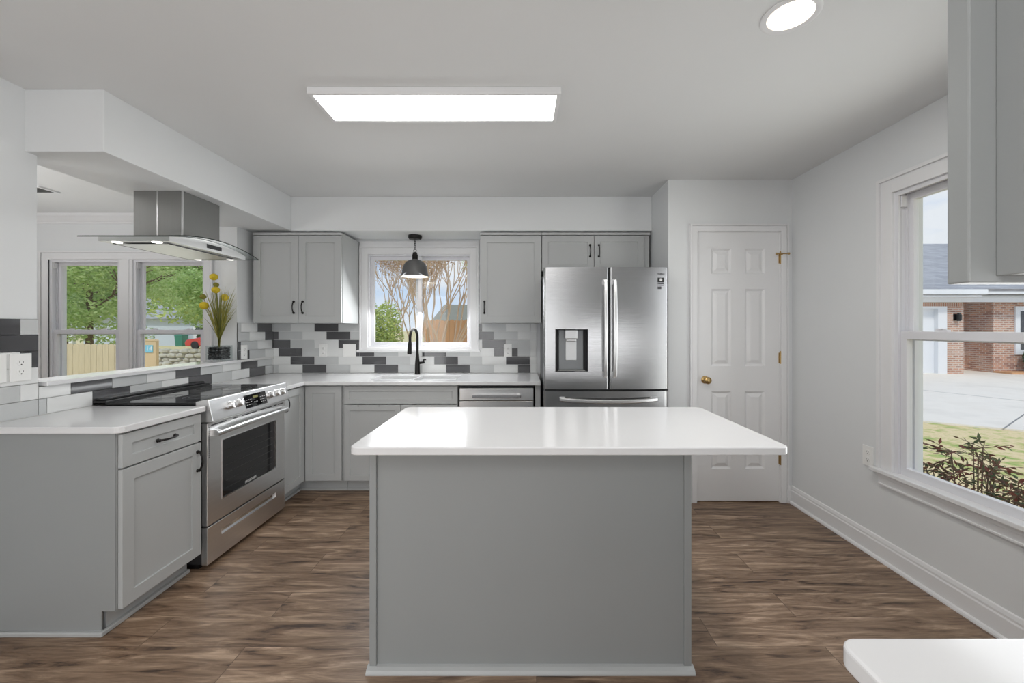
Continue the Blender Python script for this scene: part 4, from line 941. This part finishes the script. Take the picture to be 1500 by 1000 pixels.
for (bx, by, br, dy, mm) in ((313, 405.5, 5.4, 0.02, M_YEL), (316.5, 417, 3.8, 0.05, M_YELG), (316, 424.5, 5.2, -0.02, M_YEL), (297.5, 434.5, 4.2, 0.03, M_YELG), (299, 447.5, 6.0, -0.03, M_YEL), (329, 435.5, 5.2, 0.0, M_YEL)):
    c_ = at_vase(bx, by, dy); r_ = br / 181.0
    fh = MB(); fh.ball(tuple(c_), (r_, r_, r_ * 0.92), 18, 12, 0.06); fh = fh.build('flower_head', mm, fl, smooth=True)
    m1 = neck.lerp(c_, 0.6) + Vector((0.004, 0, 0.0)); MB().tube([tuple(base), tuple(neck), tuple(m1), tuple(c_)], 0.002, 6).build('stem', mat('stem_green', (120, 126, 60), 0.6) if 'stem_green' not in MATS else MATS['stem_green'], fh, smooth=True)

# ================================================================== outside
GZ = -0.35
struct('ground', MB().box(-140, 140, -60, 220, GZ - 0.3, GZ), M_LAWN, 'patchy green and straw-coloured lawn')
def gpt(pxx, pyy, z=GZ):
    p = (pyy - 480.5) / (1.342 - z); return ((pxx - 763) / p, 610.0 / p)
mb = MB(); mb.prism([(3.2, 10.3), (7.2, 7.5), (8.2, 6.8), (30, -8.5), (45, -8.5), (45, 16.6), (3.2, 16.6)], GZ + 0.001, GZ + 0.03)
mb.mi = 1
for (a, b) in (((8.0, 6.9), (16.0, 12.2)), ((13.5, 5.0), (9.0, 15.2))):
    d_ = (Vector(b) - Vector(a)).normalized(); q = Vector((-d_.y, d_.x)) * 0.012
    mb.prism([tuple(Vector(a) - q), tuple(Vector(b) - q), tuple(Vector(b) + q), tuple(Vector(a) + q)], GZ + 0.03, GZ + 0.032)
struct('driveway', mb, [M_CONC, mat('joint_gray', (140, 140, 136), 0.9)], 'pale concrete driveway in front of the brick house')

# brick house seen through the tall window
bh = empty('brick_house', (16.5, 16, GZ), 'red brick ranch house with gray shingle roof across the driveway', 'house')
HYF = 15.25
E0, E1 = 2.55, 2.76
mb = MB(); mb.box(11.0, 12.4, HYF, HYF + 6, GZ, 2.42); mb.box(12.4, 15.60, HYF + 0.02, HYF + 6, 2.16, 2.42); mb.box(15.60, 16.21, HYF, HYF + 6, GZ, 2.42)
mb.box(16.21, 19.2, 16.6, HYF + 6, GZ, 2.42); mb.box(17.72, 24.0, 15.62, 16.7, GZ, 2.42); mb.build('brick_wall', M_BRICK, bh)
MB().box(12.4, 16.2, HYF - 0.012, HYF + 0.05, 2.14, 2.32).build('soldier_course', M_SOLDIER, bh)
mb = MB(); mb.box(11.0, 24.0, HYF - 0.02, HYF + 0.1, 2.30, E0); mb.box(10.5, 16.4, HYF - 0.45, HYF, E0 - 0.10, E0 - 0.04); mb.box(16.4, 24.0, 15.2, 16.6, E0 - 0.12, E0 - 0.04); mb.build('soffit_board', M_WHITEO, bh)
mb = MB(); mb.box(10.5, 16.5, HYF - 0.56, HYF - 0.44, E0 - 0.02, E1 - 0.04); mb.box(16.5, 24.4, HYF - 0.40, HYF - 0.28, E0, E1); mb.build('gutter', M_WHITEO, bh, bevel=0.02)
gd = MB(); gd.box(12.5, 15.27, HYF + 0.15, HYF + 0.22, GZ + 0.02, 2.08)
for k in range(4): gd.box(12.5, 15.27, HYF + 0.145, HYF + 0.16, GZ + 0.58 * k + 0.56, GZ + 0.58 * k + 0.59)
gd.build('garage_door', M_WHITEO, bh)
mb = MB(lambda u, v, n: (u, HYF - n, v)); mb.box(15.27, 15.60, GZ, 2.14, -0.22, 0.01); mb.box(12.3, 15.27, 2.06, 2.14, -0.22, 0.01); mb.build('garage_trim', M_WHITEO, bh)
mb = MB(lambda u, v, n: (u, HYF - n, v)); mb.box(15.83, 16.0, 1.62, 1.86, 0.0, 0.03); mb.lathe([(0.05, 1.60), (0.08, 1.66), (0.08, 1.82), (0.03, 1.90)], (15.92, 0, 0.12), (0, 1, 0), 8); mb.build('wall_lantern', M_BLACK, bh)
wf = MB(lambda u, v, n: (u, 15.62 - n, v)); wf.frame(18.50, 20.0, 0.35, 2.16, 0.18, 0.0, 0.05); wf = wf.build('window_frame', M_WHITEO, bh)
MB(lambda u, v, n: (u, 15.62 - n, v)).box(18.68, 19.82, 0.53, 1.98, 0.005, 0.015).build('pane', M_DARKGL, wf)
mb = MB(lambda y, z, x: (x, y, z)); mb.prism([(HYF - 0.5, E1 - 0.02), (21.0, 5.6), (27, E1), (27, E1 - 0.1), (HYF - 0.4, E1 - 0.1)], 10.4, 24.4); mb.build('roof', M_SHINGLE, bh)

# -------- plants
RT = random.Random(21)
def leaves(mb, c, rad, n, size, rng, shape=1.0, elong=1.6):
    for i in range(n):
        while True:
            d = Vector((rng.uniform(-1, 1), rng.uniform(-1, 1), rng.uniform(-1, 1)))
            if 0.05 < d.length < 1: break
        d = d.normalized() * (d.length ** shape)
        p = Vector((c[0] + d.x * rad[0], c[1] + d.y * rad[1], c[2] + d.z * rad[2]))
        leaf(mb, p, size * rng.uniform(0.6, 1.3), rng, elong)
def leaf(mb, p, s, rng, elong=1.6, axis=None):
    a = axis or Vector((rng.gauss(0, 1), rng.gauss(0, 1), rng.gauss(0, 0.6))).normalized(); b = a.cross(Vector((rng.gauss(0, 1), rng.gauss(0, 1), rng.gauss(0, 1)))).normalized()
    l = a * s * elong * 0.5; w = b * s * 0.5
    k = len(mb.v); mb.v += [tuple(p - l), tuple(p + w * 0.9 - l * 0.1), tuple(p + l), tuple(p - w * 0.9 - l * 0.1)]; mb.f.append([k, k + 1, k + 2, k + 3]); mb.m.append(0)
def branch(mb, p, d, l, r, depth, rng, tips, spread=0.55, up=0.12, n=2):
    q = p + d * l; midp = p.lerp(q, 0.5) + Vector((rng.uniform(-1, 1), rng.uniform(-1, 1), 0)) * l * 0.06
    mb.tube([tuple(p), tuple(midp), tuple(q)], [r, r * 0.86, r * 0.7], 5 if r < 0.04 else 7)
    if depth == 0: tips.append(q); return
    for i in range(n + (1 if rng.random() < 0.5 else 0)):
        nd = (d + Vector((rng.uniform(-1, 1), rng.uniform(-1, 1), rng.uniform(-0.5, 0.9))) * spread + Vector((0, 0, up))).normalized()
        branch(mb, q, nd, l * rng.uniform(0.66, 0.88), r * 0.66, depth - 1, rng, tips, spread, up, n)
def leafy_tree(x, y, h, cr, label, lm, n_leaf, size, seed, low=0.25, grp='trees beyond the dining windows'):
    rng = random.Random(seed); t = empty('leafy_tree', (x, y, GZ), label, 'tree', grp)
    mb = MB(); tips = []; tr = 0.10 * h / 7
    mb.tube([(x, y, GZ), (x + 0.05, y, GZ + h * 0.16), (x, y + 0.05, GZ + h * 0.55)], [tr * 1.3, tr, tr * 0.7], 9)
    for i in range(6):
        a = 2 * PI * i / 6 + rng.uniform(-.3, .3); branch(mb, Vector((x, y, GZ + h * (0.34 + 0.03 * i))), Vector((math.cos(a), math.sin(a), 0.45)).normalized(), cr * 0.40, tr * 0.42, 2, rng, tips, 0.6, 0.05)
    mb.build('trunk', M_BARKD, t, smooth=True)
    mb = MB(); cz = GZ + h * (low + (1 - low) / 2); nb = 60
    for i in range(nb):
        while True:
            d = Vector((rng.uniform(-1, 1), rng.uniform(-1, 1), rng.uniform(-1, 1)))
            if d.length < 1: break
        c = (x + d.x * cr * 0.86, y + d.y * cr * 0.86, cz + d.z * h * (1 - low) / 2 * 0.9); rr = cr * rng.uniform(0.20, 0.38)
        leaves(mb, c, (rr * 1.25, rr * 1.25, rr * 0.5), n_leaf // nb, size, rng, 0.7, 2.0)
    mb.build('crown', lm, t, fix=False)
def bare_tree(x, y, h, stems, label, seed, buds, lm=M_LEAFB, depth=5, spread=0.50, grp='bare trees behind the sink window', name='bare_tree', tilt=0.22):
    rng = random.Random(seed); t = empty(name, (x, y, GZ), label, 'tree', grp); mb = MB(); tips = []
    for i in range(stems):
        a = 2 * PI * i / stems + rng.uniform(-.4, .4); rr = 0.18 if stems > 1 else 0
        branch(mb, Vector((x + rr * math.cos(a), y + rr * math.sin(a), GZ)), Vector((tilt * math.cos(a), tilt * math.sin(a), 1)).normalized(), h * 0.26, 0.0075 * h, depth, rng, tips, spread, 0.2, 2)
    mb.build('trunk', M_BARK, t, smooth=True)
    if buds:
        mb = MB()
        for q in tips: leaves(mb, q, (0.34, 0.34, 0.34), buds * 3, 0.036, rng, 1.0, 1.6)
        mb.build('buds', lm, t, fix=False)
def bush(name, x, y, z0, rx, ry, h, label, lm, n, size, seed, cat='bush', elong=1.6, grp=None):
    rng = random.Random(seed); t = empty(name, (x, y, z0), label, cat, grp); mb = MB()
    for i in range(9):
        a = rng.uniform(0, 6.28); mb.tube([(x + 0.08 * math.cos(a), y + 0.08 * math.sin(a), z0), (x + rx * 0.6 * math.cos(a), y + ry * 0.6 * math.sin(a), z0 + h * 0.8)], [0.012, 0.005], 5)
    mb.build('stem', M_BARKD, t)
    mb = MB(); nb = 14
    for i in range(nb):
        a = rng.uniform(0, 6.28); q = rng.random() ** 0.5; leaves(mb, (x + rx * 0.7 * q * math.cos(a), y + ry * 0.7 * q * math.sin(a), z0 + h * rng.uniform(0.25, 0.8)), (rx * 0.4, ry * 0.4, h * 0.25), n // nb, size, rng, 0.8, elong)
    mb.build('foliage', lm, t, fix=False)
# through the dining windows
leafy_tree(-12.9, 12.4, 6.5, 2.7, 'spreading green tree filling the dining window behind the fence', M_LEAF, 34000, 0.06, 1, 0.17)
leafy_tree(-20.2, 18.5, 7.5, 3.0, 'dense green tree standing farther from the fence', M_LEAF, 13000, 0.12, 2, 0.2)
leafy_tree(-13.5, 19.2, 6.0, 3.0, 'rounded green tree behind the stone wall', M_LEAF, 26000, 0.085, 3, 0.2)
leafy_tree(-20.5, 27.5, 8.5, 4.2, 'tall green tree far behind the stone wall', M_LEAFY, 12000, 0.17, 4, 0.22)
# through the sink window
bare_tree(-1.95, 9.6, 4.6, 6, 'many-stemmed bare tan tree in front of the cedar fence', 5, 5)
bare_tree(-4.0, 15.5, 5.2, 4, 'budding brown tree at the middle of the sink window', 6, 7, M_LEAFB, 5, 0.6)
bare_tree(-6.1, 19.0, 6.0, 1, 'single-stemmed thin bare tree against the blue sky', 8, 0, M_LEAFB, 5, 0.65)
bare_tree(-0.2, 18.2, 5.6, 5, 'tall bare tree rising behind the cedar fence', 9, 6, M_LEAFY, 5, 0.5)
bush('shrub', -4.5, 13.0, GZ, 1.0, 0.9, 2.7, 'bright yellow-green shrub seen low in the sink window', M_LEAFY, 9000, 0.06, 12)
bush('shrub', -3.5, 11.1, GZ, 0.6, 0.5, 1.2, 'dull green shrub next to the bare tree stems', M_LEAF, 4000, 0.06, 13)
# by the tall window
def nandina(x, y, h, label, seed, n, spr):
    rng = random.Random(seed); t = empty('nandina_bush', (x, y, GZ), label, 'bush', 'bushes under the tall window'); st_ = MB(); lv = MB()
    for i in range(n):
        a = rng.uniform(0, 6.28); rr = spr * rng.random() ** 0.6; tip = Vector((x + rr * math.cos(a), y + rr * math.sin(a), GZ + h * rng.uniform(0.55, 1.0) * (1 - 0.25 * rr / spr)))
        st_.tube([(x + rr * 0.3 * math.cos(a), y + rr * 0.3 * math.sin(a), GZ), tuple(tip)], [0.008, 0.003], 5)
        for j in range(6):
            d = Vector((rng.uniform(-1, 1), rng.uniform(-1, 1), rng.uniform(-0.5, 0.6))).normalized(); ln = rng.uniform(0.07, 0.13)
            st_.tube([tuple(tip), tuple(tip + d * ln)], [0.0022, 0.0012], 4)
            for q in range(5):
                b_ = tip + d * ln * (0.35 + 0.165 * q); ax = (d + Vector((rng.uniform(-1, 1), rng.uniform(-1, 1), rng.uniform(-0.9, 0.3)))).normalized(); w_ = rng.uniform(0.014, 0.022)
                leaf(lv, b_ + ax * w_ * 1.3, w_, rng, 2.6, ax)
    st_.build('stem', M_BARKD, t); lv.build('foliage', M_LEAFN, t, fix=False)
nandina(2.80, 2.56, 1.02, 'reddish green nandina bush against the window corner', 31, 46, 0.30)
nandina(3.60, 3.10, 0.66, 'low reddish nandina sprays along the window bottom', 32, 8, 0.26)
bush('evergreen_shrub', 19.0, 15.1, GZ, 0.55, 0.45, 1.0, 'dark green shrub below the window of the brick house', M_LEAFD, 1400, 0.09, 14)
mb = MB(); mb.prism([(17.7, 15.0), (23, 14.3), (23, 15.6), (17.7, 15.6)], GZ + 0.03, GZ + 0.09); struct('flower_bed_kerb', mb, M_FENCEO, 'low edging in front of the brick house')

# fences
def fence(x0, x1, y, top, bw, m, label, cap, name='wooden_fence'):
    c = empty(name, ((x0 + x1) / 2, y, GZ), label, 'fence'); mb = MB(); x = x0; rng = random.Random(int(abs(x0) * 10))
    while x < x1 - 0.02:
        b = min(x + bw, x1); h = top + rng.uniform(-0.015, 0.015); w_ = b - x - 0.006
        mb.fn = lambda u, v, n: (u, y - n, v)
        mb.prism([(x, GZ + 0.03), (x + w_, GZ + 0.03), (x + w_, h - 0.035), (x + w_ - 0.03, h), (x + 0.03, h), (x, h - 0.035)] if cap else [(x, GZ + 0.03), (x + w_, GZ + 0.03), (x + w_, h), (x, h)], 0.0, 0.02); x = b
    mb.build('boards', m, c)
    for z in (GZ + 0.3, top - 0.25): MB().box(x0, x1, y, y + 0.04, z, z + 0.09).build('rail', m, c)
    k = x0
    while k <= x1 + 0.01: MB().box(k - 0.05, k + 0.05, y + 0.04, y + 0.13, GZ, top - 0.05).build('post', m, c); k += max(1.2, (x1 - x0) / max(1, round((x1 - x0) / 2.4)))
    return c
fence(-12.4, -9.16, 10.2, 0.965, 0.145, M_FENCEP, 'low weathered picket fence outside the dining window', True)
fence(-2.75, 3.0, 12.0, 1.58, 0.14, M_FENCEO, 'tall orange cedar fence behind the bare trees', True)
gp = MB(lambda u, v, n: (u, 10.15 - n, v)); gp.box(-9.09, -8.82, GZ, 1.03, 0.0, 0.09); gp.prism([(-9.10, 1.03), (-8.81, 1.03), (-8.85, 1.07), (-9.06, 1.07)], -0.01, 0.10)
gp = tag(gp.build('gate_post', mat('post_tan', (214, 190, 152), 0.8, var=0.12, vscale=5), None, bevel=0.004), 'broad tan wooden gate post beside the picket fence', 'post')
hs = MB(lambda u, v, n: (u, 10.06 - n, v)); hs.box(-9.06, -8.885, 0.755, 0.935, 0.001, 0.016); hs = tag(hs.build('house_number_sign', M_SIGNB, None), 'small light blue number sign on the gate post', 'sign')
lettering('lettering', '14', 0.15, (-8.968, 10.043, 0.845), (PI / 2, 0, 0), M_WHITEO, hs, 0.001)
# stone wall
mb = MB(); rs = random.Random(41); x = -17.5
for row in range(4):
    x = -17.6 + rs.uniform(0, 0.2)
    while x < -12.0:
        w_ = rs.uniform(0.22, 0.5); mb.ball((x + w_ / 2, 18.5 + rs.uniform(-0.08, 0.08), GZ + 0.11 + 0.185 * row + rs.uniform(-0.02, 0.02)), (w_ * 0.56, 0.22, rs.uniform(0.10, 0.13)), 8, 5, 0.12); x += w_
tag(mb.build('stone_wall', M_STONE, None), 'low gray dry-stone wall beyond the gate post', 'wall', kind='thing')
# far house, bin, car, hedge conifer
h = empty('far_house', (-37, 43, GZ), 'pale blue-gray house far behind the stone wall', 'house')
MB().box(-42, -30.2, 40, 48, GZ, 2.3).build('siding_wall', M_SIDING, h); MB(lambda y, z, x: (x, y, z)).prism([(39.4, 2.25), (44, 4.6), (48.6, 2.25)], -42.5, -29.8).build('roof', M_SHINGLE, h)
MB().box(-31.4, -30.9, 39.93, 40, GZ, 1.5).build('door', M_WHITEO, h)
wb = MB(); wb.loops([[(-32.35 - k, 39.0 - k, z), (-31.75 + k, 39.0 - k, z), (-31.75 + k, 39.6 + k, z), (-32.35 - k, 39.6 + k, z)] for k, z in ((0, GZ), (0.06, GZ + 0.95), (0.09, GZ + 0.97), (0.07, GZ + 1.05), (-0.05, GZ + 1.1))])
tag(wb.build('wheelie_bin', M_GREENBIN, None), 'green wheelie bin in front of the pale far house', 'bin')
h = empty('ranch_house', (-1, 24, GZ), 'gray-green house roof rising behind the cedar fence', 'house')
MB().box(-4.2, 5, 22, 28, GZ, 1.75).build('wall', M_ROOFG, h); MB(lambda y, z, x: (x, y, z)).prism([(21.4, 1.72), (25, 2.75), (28.6, 1.72)], -4.6, 5.4).build('roof', M_ROOFG, h)
car = empty('car', (-25.3, 35, GZ), 'red car parked beyond the stone wall', 'car')
fnC = lambda x, z, y: (-27.6 + x, 35 + y, GZ + z)
mb = MB(fnC); mb.prism([(0.05, 0.25), (0.0, 0.5), (0.1, 0.72), (1.2, 0.92), (3.7, 0.95), (4.35, 0.9), (4.45, 0.6), (4.4, 0.25)], -0.85, 0.85); cb = mb.build('body', M_RED, car, bevel=0.06, seg=3)
mb = MB(fnC); mb.prism([(1.0, 0.9), (1.75, 1.38), (3.1, 1.42), (3.9, 0.93)], -0.72, 0.72); mb.build('cabin', M_DARKGL, car, bevel=0.05)
mb = MB(fnC); mb.prism([(1.72, 1.36), (1.78, 1.42), (3.08, 1.46), (3.14, 1.40)], -0.68, 0.68); mb.build('roof_panel', M_RED, car)
for wx in (0.85, 3.55):
    for wy in (-0.86, 0.70): mb = MB(fnC); mb.lathe([(0.20, -0.0), (0.32, 0.0), (0.32, 0.17), (0.2, 0.17)], (wx, 0.32, wy), (0, 0, 1), 18); mb.build('wheel', M_BLACK, car)
bush('dwarf_conifer', -29.5, 38.5, GZ, 0.5, 0.5, 2.0, 'small dark conifer behind the red car', M_LEAFD, 900, 0.15, 15)
tag(MB(facing_y(16)).box(-17.25, -17.1, GZ, 2.0, 0, 0.12).build('porch_post', M_WHITEO, None), 'white post seen under the tree canopy', 'post')
